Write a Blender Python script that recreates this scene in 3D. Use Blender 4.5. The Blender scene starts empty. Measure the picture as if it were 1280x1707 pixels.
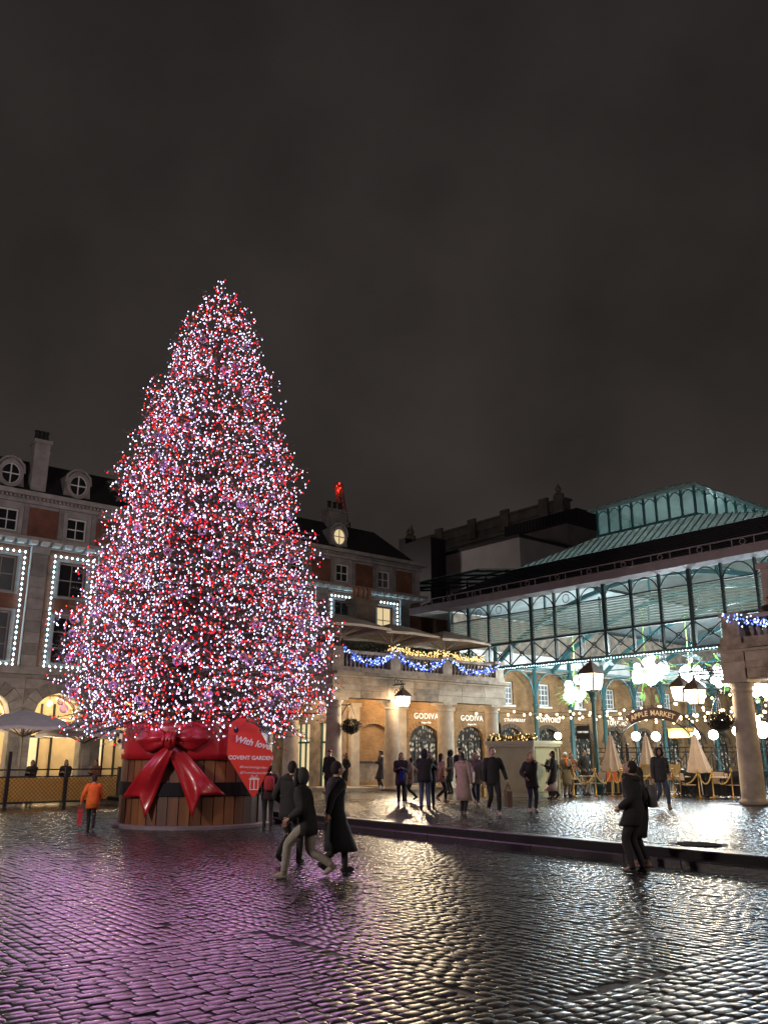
import bpy, bmesh, math, random
import numpy as np
from mathutils import Vector, Matrix, Euler, Quaternion

random.seed(7)
RNG = np.random.default_rng(11)
sc = bpy.context.scene
COL = sc.collection
PI = math.pi
R = math.radians

# ------------------------------------------------------------------ camera, sky, exposure
cam_d = bpy.data.cameras.new('camera')
cam_d.sensor_fit = 'HORIZONTAL'
cam_d.sensor_width = 36.0
cam_d.lens = 39.94
cam_d.clip_start = 0.1
cam_d.clip_end = 900
cam = bpy.data.objects.new('camera', cam_d)
cam.location = (0, 0, 1.85)
cam.rotation_euler = (R(90 + 15.9), 0, 0)
COL.objects.link(cam)
sc.camera = cam

world = bpy.data.worlds.new('World')
sc.world = world
world.use_nodes = True
nt = world.node_tree
nt.nodes.clear()
wo = nt.nodes.new('ShaderNodeOutputWorld')
bg = nt.nodes.new('ShaderNodeBackground')
nt.links.new(bg.outputs[0], wo.inputs[0])
tc = nt.nodes.new('ShaderNodeTexCoord')
sep = nt.nodes.new('ShaderNodeSeparateXYZ')
nt.links.new(tc.outputs['Generated'], sep.inputs[0])
rampw = nt.nodes.new('ShaderNodeValToRGB')
cr = rampw.color_ramp
cr.elements[0].position = 0.0
cr.elements[0].color = (0.040, 0.0325, 0.0285, 1)
cr.elements[1].position = 0.9
cr.elements[1].color = (0.0155, 0.0133, 0.0128, 1)
e_ = cr.elements.new(0.35); e_.color = (0.0290, 0.0243, 0.0220, 1)
nt.links.new(sep.outputs[2], rampw.inputs[0])
nzw = nt.nodes.new('ShaderNodeTexNoise')
nzw.inputs['Scale'].default_value = 3.1
nzw.inputs['Detail'].default_value = 5
nzw.inputs['Roughness'].default_value = 0.5
nt.links.new(tc.outputs['Generated'], nzw.inputs['Vector'])
mrw = nt.nodes.new('ShaderNodeMapRange')
mrw.inputs[1].default_value = 0.3
mrw.inputs[2].default_value = 0.75
mrw.inputs[3].default_value = 0.66
mrw.inputs[4].default_value = 1.5
nt.links.new(nzw.outputs[0], mrw.inputs[0])
nt.links.new(rampw.outputs[0], bg.inputs[0])
nt.links.new(mrw.outputs[0], bg.inputs[1])

sc.render.engine = 'CYCLES'
sc.cycles.use_denoising = True
sc.cycles.max_bounces = 7
sc.cycles.diffuse_bounces = 3
sc.cycles.glossy_bounces = 4
sc.cycles.transmission_bounces = 6
sc.cycles.transparent_max_bounces = 8
sc.cycles.caustics_reflective = False
sc.cycles.caustics_refractive = False
sc.cycles.sample_clamp_indirect = 3.0
sc.cycles.sample_clamp_direct = 40.0
sc.cycles.use_light_tree = True
vs = sc.view_settings
vs.view_transform = 'Standard'
vs.look = 'None'
vs.exposure = 0.0
vs.gamma = 1.0
vs.use_curve_mapping = False

# ------------------------------------------------------------------ the market frame: x runs back right, y back left
TH = R(39.5)
CT, ST = math.cos(TH), math.sin(TH)
OX, OY = -2.216, 38.713
def W(x, y, z=0.0):
    return Vector((OX + x * CT - y * ST, OY + x * ST + y * CT, z))

# ------------------------------------------------------------------ materials
MATS = {}
def pbr(name, col, rough=0.6, var=0.0, scale=6.0, bump=0.0, bscale=40.0, metal=0.0, spec=0.5, emit=None, estr=0.0,
        streak=0.0, rvar=0.0, coat=0.0, trans=0.0, sample=True):
    if name in MATS: return MATS[name]
    m = bpy.data.materials.new(name)
    m.use_nodes = True
    n = m.node_tree; b = n.nodes['Principled BSDF']
    b.inputs['Base Color'].default_value = (*col, 1)
    b.inputs['Roughness'].default_value = rough
    b.inputs['Metallic'].default_value = metal
    b.inputs['Specular IOR Level'].default_value = spec
    b.inputs['Coat Weight'].default_value = coat
    b.inputs['Coat Roughness'].default_value = 0.12
    if trans: b.inputs['Transmission Weight'].default_value = trans
    if var or bump or rvar:
        t = n.nodes.new('ShaderNodeTexCoord')
        if var:
            z = n.nodes.new('ShaderNodeTexNoise')
            z.inputs['Scale'].default_value = scale
            z.inputs['Detail'].default_value = 6
            z.inputs['Roughness'].default_value = 0.62
            if streak:
                mp = n.nodes.new('ShaderNodeMapping')
                mp.inputs['Scale'].default_value = (1, 1, streak)
                n.links.new(t.outputs['Object'], mp.inputs[0]); n.links.new(mp.outputs[0], z.inputs['Vector'])
            else:
                n.links.new(t.outputs['Object'], z.inputs['Vector'])
            r = n.nodes.new('ShaderNodeValToRGB')
            r.color_ramp.elements[0].position = 0.3
            r.color_ramp.elements[1].position = 0.72
            r.color_ramp.elements[0].color = (*[c * (1 - var) for c in col], 1)
            r.color_ramp.elements[1].color = (*[min(1, c * (1 + var * 0.6)) for c in col], 1)
            n.links.new(z.outputs[0], r.inputs[0]); n.links.new(r.outputs[0], b.inputs['Base Color'])
        if bump:
            z2 = n.nodes.new('ShaderNodeTexNoise')
            z2.inputs['Scale'].default_value = bscale
            z2.inputs['Detail'].default_value = 4
            n.links.new(t.outputs['Object'], z2.inputs['Vector'])
            bp = n.nodes.new('ShaderNodeBump')
            bp.inputs['Strength'].default_value = bump
            bp.inputs['Distance'].default_value = 0.02
            n.links.new(z2.outputs[0], bp.inputs['Height']); n.links.new(bp.outputs[0], b.inputs['Normal'])
        if rvar:
            z3 = n.nodes.new('ShaderNodeTexNoise')
            z3.inputs['Scale'].default_value = scale * 0.5
            z3.inputs['Detail'].default_value = 3
            n.links.new(t.outputs['Object'], z3.inputs['Vector'])
            q = n.nodes.new('ShaderNodeMapRange')
            q.inputs[1].default_value = 0.3; q.inputs[2].default_value = 0.7
            q.inputs[3].default_value = max(0.03, rough - rvar); q.inputs[4].default_value = rough + rvar
            n.links.new(z3.outputs[0], q.inputs[0]); n.links.new(q.outputs[0], b.inputs['Roughness'])
    if emit:
        b.inputs['Emission Color'].default_value = (*emit, 1)
        b.inputs['Emission Strength'].default_value = estr
    if not sample: m.cycles.emission_sampling = 'NONE'
    MATS[name] = m
    return m
def glow(name, col, strength, sample=True):
    if name in MATS: return MATS[name]
    m = bpy.data.materials.new(name); m.use_nodes = True
    n = m.node_tree; n.nodes.clear()
    o = n.nodes.new('ShaderNodeOutputMaterial'); e = n.nodes.new('ShaderNodeEmission')
    e.inputs[0].default_value = (*col, 1); e.inputs[1].default_value = strength
    n.links.new(e.outputs[0], o.inputs[0])
    if not sample: m.cycles.emission_sampling = 'NONE'
    MATS[name] = m
    return m
def brick_mat(name, c1, c2, mortar, bw=0.225, bh=0.075, bump=0.4):
    m = pbr(name, c1, 0.85)
    n = m.node_tree; b = n.nodes['Principled BSDF']
    t = n.nodes.new('ShaderNodeTexCoord'); s = n.nodes.new('ShaderNodeSeparateXYZ')
    a = n.nodes.new('ShaderNodeMath'); a.operation = 'ADD'
    c = n.nodes.new('ShaderNodeCombineXYZ')
    n.links.new(t.outputs['Object'], s.inputs[0])
    n.links.new(s.outputs[0], a.inputs[0]); n.links.new(s.outputs[1], a.inputs[1])
    n.links.new(a.outputs[0], c.inputs[0]); n.links.new(s.outputs[2], c.inputs[1])
    k = n.nodes.new('ShaderNodeTexBrick')
    k.inputs['Scale'].default_value = 1.0
    k.inputs['Brick Width'].default_value = bw; k.inputs['Row Height'].default_value = bh
    k.inputs['Mortar Size'].default_value = 0.008
    k.inputs['Color1'].default_value = (*c1, 1); k.inputs['Color2'].default_value = (*c2, 1); k.inputs['Mortar'].default_value = (*mortar, 1)
    n.links.new(c.outputs[0], k.inputs['Vector'])
    z = n.nodes.new('ShaderNodeTexNoise'); z.inputs['Scale'].default_value = 1.3; z.inputs['Detail'].default_value = 7
    n.links.new(t.outputs['Object'], z.inputs['Vector'])
    q = n.nodes.new('ShaderNodeMapRange'); q.inputs[1].default_value = 0.3; q.inputs[2].default_value = 0.75; q.inputs[3].default_value = 0.62; q.inputs[4].default_value = 1.2
    n.links.new(z.outputs[0], q.inputs[0])
    x = n.nodes.new('ShaderNodeVectorMath'); x.operation = 'SCALE'
    n.links.new(k.outputs[0], x.inputs[0]); n.links.new(q.outputs[0], x.inputs[3]); n.links.new(x.outputs[0], b.inputs['Base Color'])
    bp = n.nodes.new('ShaderNodeBump'); bp.inputs['Strength'].default_value = bump; bp.inputs['Distance'].default_value = 0.01; bp.invert = True
    n.links.new(k.outputs[1], bp.inputs['Height']); n.links.new(bp.outputs[0], b.inputs['Normal'])
    return m

def milky(name, col, mix, rough=.25):
    m = pbr(name, col, rough, var=.4, scale=3); n_ = m.node_tree; o2 = n_.nodes['Material Output']
    t2 = n_.nodes.new('ShaderNodeBsdfTranslucent'); t2.inputs[0].default_value = (*[min(.9, c * 1.5) for c in col], 1)
    x2 = n_.nodes.new('ShaderNodeMixShader'); x2.inputs[0].default_value = mix
    n_.links.new(n_.nodes['Principled BSDF'].outputs[0], x2.inputs[1]); n_.links.new(t2.outputs[0], x2.inputs[2]); n_.links.new(x2.outputs[0], o2.inputs[0]); return m
M = {}
M['sett'] = pbr('wet_granite_sett', (0.036, 0.033, 0.033), 0.225, var=0.5, scale=5.0, bump=0.05, bscale=50, rvar=0.06, spec=0.9)
M['joint'] = pbr('wet_joint_grit', (0.012, 0.011, 0.011), 0.7, var=0.4, scale=12, bump=0.5, spec=.25)
M['wetflag'] = pbr('wet_distant_paving', (0.04, 0.037, 0.036), 0.22, var=0.4, scale=2.0, bump=0.2, bscale=14, rvar=0.06, spec=1.0)
M['kerb'] = pbr('wet_dark_kerb_granite', (0.035, 0.030, 0.031), 0.32, var=0.4, scale=5, bump=0.3, bscale=25)
M['kerbpale'] = pbr('worn_pale_kerb_granite', (0.09, 0.075, 0.07), 0.4, var=0.4, scale=5, bump=0.3, bscale=25)
M['stone'] = pbr('warm_portland_stone', (0.42, 0.35, 0.27), 0.8, var=0.34, scale=1.7, bump=0.35, bscale=14)
M['stone2'] = pbr('darker_portland_stone', (0.36, 0.29, 0.22), 0.82, var=0.5, scale=2.4, bump=0.35, bscale=14)
M['stone3'] = pbr('sooty_portland_stone', (0.27, 0.22, 0.175), 0.85, var=0.55, scale=2.8, bump=0.35, bscale=14)
M['grey_stone'] = pbr('grey_painted_stone', (0.34, 0.32, 0.31), 0.8, var=0.35, scale=1.5, bump=0.2, bscale=18)
M['grey_stone2'] = pbr('weathered_grey_stone', (0.25, 0.235, 0.225), 0.85, var=0.4, scale=1.9, bump=0.3, bscale=18)
M['red_brick'] = brick_mat('red_brick', (0.25, 0.09, 0.05), (0.19, 0.07, 0.04), (0.17, 0.11, 0.085))
M['stock_brick'] = brick_mat('yellow_stock_brick', (0.36, 0.20, 0.08), (0.25, 0.135, 0.055), (0.28, 0.19, 0.11))
M['dark_brick'] = brick_mat('sooty_chimney_brick', (0.14, 0.10, 0.075), (0.10, 0.07, 0.05), (0.09, 0.075, 0.06))
M['slate'] = pbr('dark_roof_slate', (0.022, 0.021, 0.022), 0.6, var=0.4, scale=4, bump=0.4, bscale=20)
M['cream'] = pbr('cream_plaster', (0.62, 0.50, 0.31), 0.8, var=0.15, scale=2)
M['white_paint'] = pbr('white_paint', (0.72, 0.72, 0.70), 0.5, var=0.1, scale=4)
M['pane'] = pbr('dark_window_glass', (0.012, 0.013, 0.015), 0.06, spec=0.7)
M['pane_grey'] = pbr('blind_behind_glass', (0.10, 0.11, 0.115), 0.25, var=0.3, scale=1.2)
M['pane_warm'] = pbr('lit_window_glass', (0.4, 0.34, 0.22), 0.2, emit=(1.0, 0.78, 0.42), estr=0.75, sample=False)
M['teal'] = pbr('teal_painted_iron', (0.035, 0.12, 0.13), 0.4, var=0.2, scale=3)
M['pale_teal'] = pbr('pale_teal_iron', (0.20, 0.28, 0.27), 0.45, var=0.2, scale=3)
M['teal_dark'] = pbr('dark_green_iron', (0.012, 0.03, 0.032), 0.45, var=0.2, scale=3)
M['iron'] = pbr('black_painted_iron', (0.012, 0.012, 0.013), 0.4)
M['gutter'] = pbr('mauve_grey_fascia', (0.22, 0.18, 0.19), 0.6, var=0.2, scale=2)
M['gold'] = pbr('brass', (0.62, 0.40, 0.12), 0.28, metal=0.85)
M['rope'] = pbr('gold_rope', (0.55, 0.38, 0.12), 0.7, bump=0.5, bscale=90)
M['canvas'] = pbr('beige_canvas', (0.52, 0.42, 0.33), 0.9, var=0.15, scale=3, bump=0.1, bscale=30)
M['canvas_grey'] = pbr('grey_canvas', (0.64, 0.61, 0.62), 0.9, var=0.12, scale=3)
M['dark_needles'] = pbr('dark_green_foliage', (0.035, 0.055, 0.025), 0.7, var=0.4, scale=8)
M['needles'] = pbr('fir_needles', (0.07, 0.095, 0.05), 0.65, var=0.5, scale=2)
M['bark'] = pbr('fir_bark', (0.07, 0.05, 0.035), 0.9, var=0.4, scale=6)
M['ribbon'] = pbr('glossy_red_ribbon', (0.34, 0.010, 0.016), 0.33, var=0.2, scale=1.5, bump=0.35, bscale=5, spec=0.5, coat=0.15)
M['tag'] = pbr('red_tag_board', (0.66, 0.05, 0.032), 0.45, var=0.06, scale=2)
M['letter'] = pbr('white_lettering', (0.8, 0.78, 0.76), 0.5)
M['lit_letter'] = pbr('lit_white_lettering', (0.8, 0.78, 0.7), 0.5, emit=(1, 0.93, 0.78), estr=0.9, sample=False)
M['copper'] = pbr('weathered_lantern_copper', (0.13, 0.085, 0.06), 0.5, var=.3)
M['ironband'] = pbr('black_barrel_hoop', (0.005, 0.005, 0.0055), 0.7, spec=.2, var=0.3, scale=4)
M['plinth'] = pbr('grey_round_plinth', (0.15, 0.125, 0.13), 0.55, var=0.25, scale=3, bump=0.2)
def wood(k, c): return pbr('barrel_wood_%s' % k, c, 0.55, var=0.45, scale=3.5, streak=0.12, bump=0.25, bscale=30)
WOODS = [wood(k, c) for k, c in (('dark', (0.075, 0.026, 0.010)), ('brown', (0.115, 0.042, 0.014)), ('amber', (0.19, 0.075, 0.02)), ('umber', (0.055, 0.023, 0.011)))]
M['cold_bulb'] = glow('cold_white_bulb', (0.45, 0.83, 1.0), 15.0)
M['warm_bulb'] = glow('warm_white_bulb', (1.0, 0.68, 0.36), 10.0)
M['gold_bulb'] = glow('gold_fairy_bulb', (1.0, 0.62, 0.22), 4.0)
M['blue_bulb'] = glow('blue_fairy_bulb', (0.09, 0.16, 1.0), 4.5)
M['icy_bulb'] = glow('icy_fairy_bulb', (0.55, 0.7, 1.0), 4.5)
M['globe'] = glow('white_globe_lamp', (1.0, 0.90, 0.74), 30.0)
M['mistle'] = glow('mistletoe_berry_lamp', (0.80, 0.94, 1.0), 7.0)
M['lantern'] = glow('lantern_light', (1.0, 0.80, 0.52), 1.5)
_n = M['lantern'].node_tree; _a = _n.nodes.new('ShaderNodeAddShader'); _t = _n.nodes.new('ShaderNodeBsdfTransparent')
_n.links.new(_n.nodes['Emission'].outputs[0], _a.inputs[0]); _n.links.new(_t.outputs[0], _a.inputs[1]); _n.links.new(_a.outputs[0], _n.nodes['Material Output'].inputs[0])
M['tree_white'] = glow('tree_bulb_white', (0.70, 0.66, 1.0), 5.5)
M['tree_red'] = glow('tree_bulb_red', (1.0, 0.008, 0.02), 3.6)
M['tree_pink'] = glow('tree_bulb_pink', (1.0, 0.25, 0.5), 2.6)
M['tree_orange'] = glow('tree_bulb_orange', (1.0, 0.08, 0.015), 3.2)
M['tree_dim_blue'] = glow('tree_bulb_dim_lilac', (0.34, 0.33, 0.75), 0.8)
M['tree_dim_red'] = glow('tree_bulb_dim_red', (0.55, 0.012, 0.02), 0.8)
M['leaf_green'] = pbr('mistletoe_leaf', (0.15, 0.27, 0.05), 0.5, emit=(0.12, 0.7, 0.16), estr=0.06, sample=False)  # faint green glow put into the leaves, which are no lamps

# ------------------------------------------------------------------ mesh building
BASE = {}
class MB:
    def __init__(s): s.v = []; s.f = []; s.m = []; s.mi = 0
    def add(s, vs, fs):
        o = len(s.v); s.v += [tuple(p) for p in vs]
        for f in fs: s.f.append(tuple(i + o for i in f)); s.m.append(s.mi)
        return s
    def hexa(s, p):  # 4 bottom ccw, 4 top
        return s.add(p, [(3, 2, 1, 0), (4, 5, 6, 7), (0, 1, 5, 4), (1, 2, 6, 5), (2, 3, 7, 6), (3, 0, 4, 7)])
    def box(s, x0, x1, y0, y1, z0, z1):
        if x0 > x1: x0, x1 = x1, x0
        if y0 > y1: y0, y1 = y1, y0
        return s.hexa([(x0, y0, z0), (x1, y0, z0), (x1, y1, z0), (x0, y1, z0), (x0, y0, z1), (x1, y0, z1), (x1, y1, z1), (x0, y1, z1)])
    def bar(s, a, b, w, h=None):
        a = Vector(a); b = Vector(b); d = (b - a); h = h or w
        if d.length < 1e-6: return s
        d.normalize(); up = Vector((0, 0, 1)) if abs(d.z) < 0.95 else Vector((1, 0, 0))
        x = d.cross(up).normalized() * (w / 2); y = x.cross(d).normalized() * (h / 2)
        return s.hexa([a - x - y, a + x - y, a + x + y, a - x + y, b - x - y, b + x - y, b + x + y, b - x + y])
    def tube(s, pts, r, n=6, cap=True, closed=False):
        pts = [Vector(p) for p in pts]; L = len(pts)
        rs = r if isinstance(r, (list, tuple)) else [r] * L
        vs = []; fs = []; px = None
        for i, p in enumerate(pts):
            if closed: d = pts[(i + 1) % L] - pts[i - 1]
            else: d = pts[min(i + 1, L - 1)] - pts[max(i - 1, 0)]
            if d.length < 1e-9: d = Vector((0, 0, 1))
            d.normalize()
            if px is None:
                u = Vector((0, 0, 1)) if abs(d.z) < 0.9 else Vector((1, 0, 0)); px = d.cross(u).normalized()
            else:
                px = px - d * px.dot(d)
                if px.length < 1e-6: px = d.orthogonal()
                px.normalize()
            py = d.cross(px)
            for k in range(n):
                a = 2 * PI * k / n; vs.append(p + (px * math.cos(a) + py * math.sin(a)) * rs[i])
        for i in range(L if closed else L - 1):
            j = (i + 1) % L
            for k in range(n): fs.append((i * n + k, i * n + (k + 1) % n, j * n + (k + 1) % n, j * n + k))
        if cap and not closed:
            fs.append(tuple(reversed(range(n)))); fs.append(tuple(range((L - 1) * n, L * n)))
        return s.add(vs, fs)
    def lathe(s, prof, n=16, c=(0, 0), sx=1, sy=1):
        vs = []; fs = []; L = len(prof)
        for r, z in prof:
            for k in range(n):
                a = 2 * PI * k / n; vs.append((c[0] + r * math.cos(a) * sx, c[1] + r * math.sin(a) * sy, z))
        for i in range(L - 1):
            for k in range(n): fs.append((i * n + k, i * n + (k + 1) % n, (i + 1) * n + (k + 1) % n, (i + 1) * n + k))
        fs.append(tuple(reversed(range(n)))); fs.append(tuple(range((L - 1) * n, L * n)))
        return s.add(vs, fs)
    def ball(s, c, r, nu=8, nv=6, sc=(1, 1, 1)):
        vs = [(c[0], c[1], c[2] - r * sc[2])]; fs = []
        for j in range(1, nv):
            t = -PI / 2 + PI * j / nv
            for k in range(nu):
                a = 2 * PI * k / nu; vs.append((c[0] + r * sc[0] * math.cos(t) * math.cos(a), c[1] + r * sc[1] * math.cos(t) * math.sin(a), c[2] + r * sc[2] * math.sin(t)))
        vs.append((c[0], c[1], c[2] + r * sc[2])); T = len(vs) - 1
        for k in range(nu):
            fs.append((0, 1 + (k + 1) % nu, 1 + k)); b = 1 + (nv - 2) * nu; fs.append((T, b + k, b + (k + 1) % nu))
        for j in range(nv - 2):
            for k in range(nu):
                a = 1 + j * nu; fs.append((a + k, a + (k + 1) % nu, a + nu + (k + 1) % nu, a + nu + k))
        return s.add(vs, fs)
    def prism(s, poly, a, b, ax='y'):
        n = len(poly)
        f = {'y': lambda p, t: (p[0], t, p[1]), 'x': lambda p, t: (t, p[0], p[1]), 'z': lambda p, t: (p[0], p[1], t)}[ax]
        vs = [f(p, a) for p in poly] + [f(p, b) for p in poly]
        fs = [tuple(range(n)), tuple(reversed(range(n, 2 * n)))] + [(i, n + i, n + (i + 1) % n, (i + 1) % n) for i in range(n)]
        return s.add(vs, fs)
    def arch_wall(s, x0, x1, z0, z1, y0, y1, ops, seg=10):
        """wall along x between y0 (front) and y1 (back); ops: (cx, width, zbottom, zspring, rise)"""
        ops = sorted(ops); x = x0
        for cx, w, zb, zs, rise in ops:
            a, b = cx - w / 2, cx + w / 2
            if a > x: s.box(x, a, y0, y1, z0, z1)
            if zb > z0: s.box(a, b, y0, y1, z0, zb)
            if rise <= 0: s.box(a, b, y0, y1, zs, z1)
            else:
                for i in range(seg):
                    t0 = -1 + 2 * i / seg; t1 = -1 + 2 * (i + 1) / seg
                    h0 = zs + rise * math.sqrt(max(0, 1 - t0 * t0)); h1 = zs + rise * math.sqrt(max(0, 1 - t1 * t1))
                    xa, xb = cx + t0 * w / 2, cx + t1 * w / 2
                    s.hexa([(xa, y0, h0), (xb, y0, h1), (xb, y1, h1), (xa, y1, h0), (xa, y0, z1), (xb, y0, z1), (xb, y1, z1), (xa, y1, z1)])
            x = b
        if x < x1: s.box(x, x1, y0, y1, z0, z1)
        return s
    def mesh(s, name, mats, base=(0, 0, 0), smooth=False, flip=None):
        me = bpy.data.meshes.new(name)
        bx, by, bz = base
        vs = [(a - bx, b - by, c - bz) for a, b, c in s.v]
        me.from_pydata(vs, [], s.f)
        if not isinstance(mats, (list, tuple)): mats = [mats]
        for m in mats: me.materials.append(m)
        if len(mats) > 1: me.polygons.foreach_set('material_index', s.m)
        if smooth: me.polygons.foreach_set('use_smooth', [True] * len(s.f))
        bm = bmesh.new(); bm.from_mesh(me); bmesh.ops.recalc_face_normals(bm, faces=bm.faces); bm.to_mesh(me); bm.free()
        me.update()
        return me
    def build(s, name, mats, parent=None, smooth=False, kind=None):
        base = BASE.get(parent.name, (0, 0, 0)) if parent else (0, 0, 0)
        return put(name, s.mesh(name, mats, base, smooth), parent, base=base, kind=kind)

def put(name, me, parent=None, loc=(0, 0, 0), rz=0.0, base=(0, 0, 0), kind=None, scale=None):
    o = bpy.data.objects.new(name, me)
    o.location = loc; o.rotation_euler = (0, 0, rz)
    if scale: o.scale = scale
    if parent: o.parent = parent
    else:
        o.location = W(*loc) if True else loc
        o.rotation_euler = (0, 0, TH + rz)
    COL.objects.link(o)
    BASE[o.name] = base
    if kind: o['kind'] = kind
    return o
def inst(name, me, parent, at, rz=0.0, scale=None, kind=None):
    """a part that shares the mesh me; at is in market coordinates"""
    b = BASE.get(parent.name, (0, 0, 0))
    return put(name, me, parent, (at[0] - b[0], at[1] - b[1], at[2] - b[2]), rz, (0, 0, 0), kind, scale)
def thing(name, label, cat, at=(0, 0, 0), rz=0.0, group=None, world_at=None, local=False):
    o = bpy.data.objects.new(name, None)
    o.empty_display_size = 0.2
    if world_at is not None:
        o.location = world_at; o.rotation_euler = (0, 0, rz); BASEv = (0, 0, 0)
    else:
        o.location = W(*at); o.rotation_euler = (0, 0, TH + rz); BASEv = (0, 0, 0) if local or rz else at
    COL.objects.link(o); BASE[o.name] = BASEv
    o['label'] = label; o['category'] = cat
    if group: o['group'] = group
    return o
def tag(o, label, cat, group=None, kind=None):
    if label: o['label'] = label
    if cat: o['category'] = cat
    if group: o['group'] = group
    if kind: o['kind'] = kind
    return o
def kids(o): return [c for c in bpy.data.objects if c.parent is o]
CH = {}
def dup(root, children, at, rz=0.0, label=None, world_at=None):
    """copy of a thing, its parts and sub-parts; children: list of (part, [sub-parts])"""
    r = root.copy(); COL.objects.link(r)
    r.location = world_at if world_at is not None else W(*at)
    r.rotation_euler = (0, 0, (0 if world_at is not None else TH) + rz)
    if label: r['label'] = label
    out = []
    for p, subs in children:
        c = p.copy(); COL.objects.link(c); c.parent = r; ss = []
        for q in subs:
            d = q.copy(); COL.objects.link(d); d.parent = c; ss.append(d)
        out.append((c, ss))
    return r, out
def np_mesh(name, verts, quads, tris, mats, midx=None, smooth=True):
    me = bpy.data.meshes.new(name)
    nv, nq, ntr = len(verts), len(quads), len(tris)
    me.vertices.add(nv); me.vertices.foreach_set('co', np.ascontiguousarray(verts, dtype=np.float32).ravel())
    loops = np.concatenate([np.asarray(quads, dtype=np.int32).ravel(), np.asarray(tris, dtype=np.int32).ravel()])
    me.loops.add(len(loops)); me.loops.foreach_set('vertex_index', loops)
    st = np.concatenate([np.arange(nq) * 4, nq * 4 + np.arange(ntr) * 3]).astype(np.int32)
    me.polygons.add(nq + ntr); me.polygons.foreach_set('loop_start', st)
    for m in (mats if isinstance(mats, (list, tuple)) else [mats]): me.materials.append(m)
    if midx is not None: me.polygons.foreach_set('material_index', np.asarray(midx, dtype=np.int32))
    me.polygons.foreach_set('use_smooth', np.full(nq + ntr, smooth, dtype=bool))
    me.update(calc_edges=True); me.validate()
    return me
def stamp(tv, tq, tt, mats4):
    """many copies of a small template: mats4 (N,3,4)"""
    tv = np.asarray(tv, float); N = len(mats4); n = len(tv)
    v = np.einsum('nij,kj->nki', mats4[:, :, :3], tv) + mats4[:, None, :, 3]
    off = (np.arange(N) * n)[:, None, None]
    q = (np.asarray(tq, int).reshape(1, -1, 4) + off).reshape(-1, 4) if len(tq) else np.zeros((0, 4), int)
    t = (np.asarray(tt, int).reshape(1, -1, 3) + off).reshape(-1, 3) if len(tt) else np.zeros((0, 3), int)
    return v.reshape(-1, 3), q, t
def text_mesh(body, size, depth=0.01, align='CENTER', shear=0.0, spacing=1.0, offset=0.0):
    c = bpy.data.curves.new('lettering', 'FONT')
    c.body = body; c.size = size; c.extrude = depth / 2; c.align_x = align; c.align_y = 'CENTER'; c.shear = shear; c.space_character = spacing; c.offset = offset
    c.resolution_u = 3
    o = bpy.data.objects.new('lettering', c); COL.objects.link(o)
    bpy.context.view_layer.update()
    me = bpy.data.meshes.new_from_object(o.evaluated_get(bpy.context.evaluated_depsgraph_get()))
    bpy.data.objects.remove(o); bpy.data.curves.remove(c)
    me.materials.clear()
    return me
def lettering(name, body, size, mat, parent, at, normal='-y', **kw):
    """upright text; at in market coordinates; normal: the way it faces"""
    me = text_mesh(body, size, **kw); me.materials.append(mat)
    rz = {'-y': 0.0, '-x': -PI / 2}[normal]
    me.transform(Matrix.Rotation(rz, 4, 'Z') @ Matrix.Rotation(PI / 2, 4, 'X'))
    return inst(name, me, parent, at)
def lamp(name, at, power, col, size=0.1, world_at=None, parent=None):
    d = bpy.data.lights.new(name, 'POINT'); d.energy = power; d.color = col; d.shadow_soft_size = size
    o = bpy.data.objects.new(name, d); o.location = world_at if world_at is not None else W(*at); COL.objects.link(o)
    return o
def spot(name, at, aim, power, col, size=.12, angle=150):
    d = bpy.data.lights.new(name, 'SPOT'); d.energy = power; d.color = col; d.shadow_soft_size = size; d.spot_size = R(angle); d.spot_blend = 1.0
    o = bpy.data.objects.new(name, d); o.location = W(*at); o.rotation_euler = (W(*aim) - W(*at)).to_track_quat('-Z', 'Y').to_euler(); COL.objects.link(o); return o
def solo(name, mb, mats, at, label, cat, group=None, smooth=False, kind=None):
    o = put(name, mb.mesh(name, mats, at, smooth), None, at, 0.0, at)
    return tag(o, label, cat, group, kind)

# ------------------------------------------------------------------ ground: square, kerb, raised pavement, setts
CAMX, CAMY = -22.9146, -31.2815
F_, PT = 1420.0, R(15.9)
def seen(x, y, z=0.0):
    """picture coordinates of a market point, used only to decide how finely a stone is worth building"""
    w = W(x, y, z); h = w.z - 1.85
    zc = w.y * math.cos(PT) + h * math.sin(PT)
    if zc < 0.5: return None
    yc = -w.y * math.sin(PT) + h * math.cos(PT)
    return 640 + F_ * w.x / zc, 853.5 - F_ * yc / zc
KX = -9.22
LIM = 33.0
mb = MB(); mb.box(-330, 330, -330, 330, -0.4, -0.014)
square = mb.build('cobbled_square', M['joint'], kind='structure')
mb = MB(); mb.box(KX + 0.32, 60, -60, 14, -0.3, 0.2545)
pave = mb.build('raised_pavement', M['joint'], kind='structure')
# paving too far away to tell the stones apart
def far_cells(name, x0, x1, y0, y1, z, parent):
    mb = MB()
    x = x0
    while x < x1:
        y = y0; dx = min(1.0, x1 - x)
        while y < y1:
            d = math.hypot(x + dx / 2 - CAMX, y + 0.5 - CAMY)
            if d > LIM - 1.0 and d < 90: mb.add([(x, y, z), (x + dx, y, z), (x + dx, y + 1, z), (x, y + 1, z)], [(0, 1, 2, 3)])
            y += 1
        x += 1
    return mb.build(name, M['wetflag'], parent)
far_cells('distant_paving', KX + 0.62, 52, -34, 14, 0.2625, pave)
far_cells('distant_paving', -60, KX, -30, 30, -0.006, square)

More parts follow.
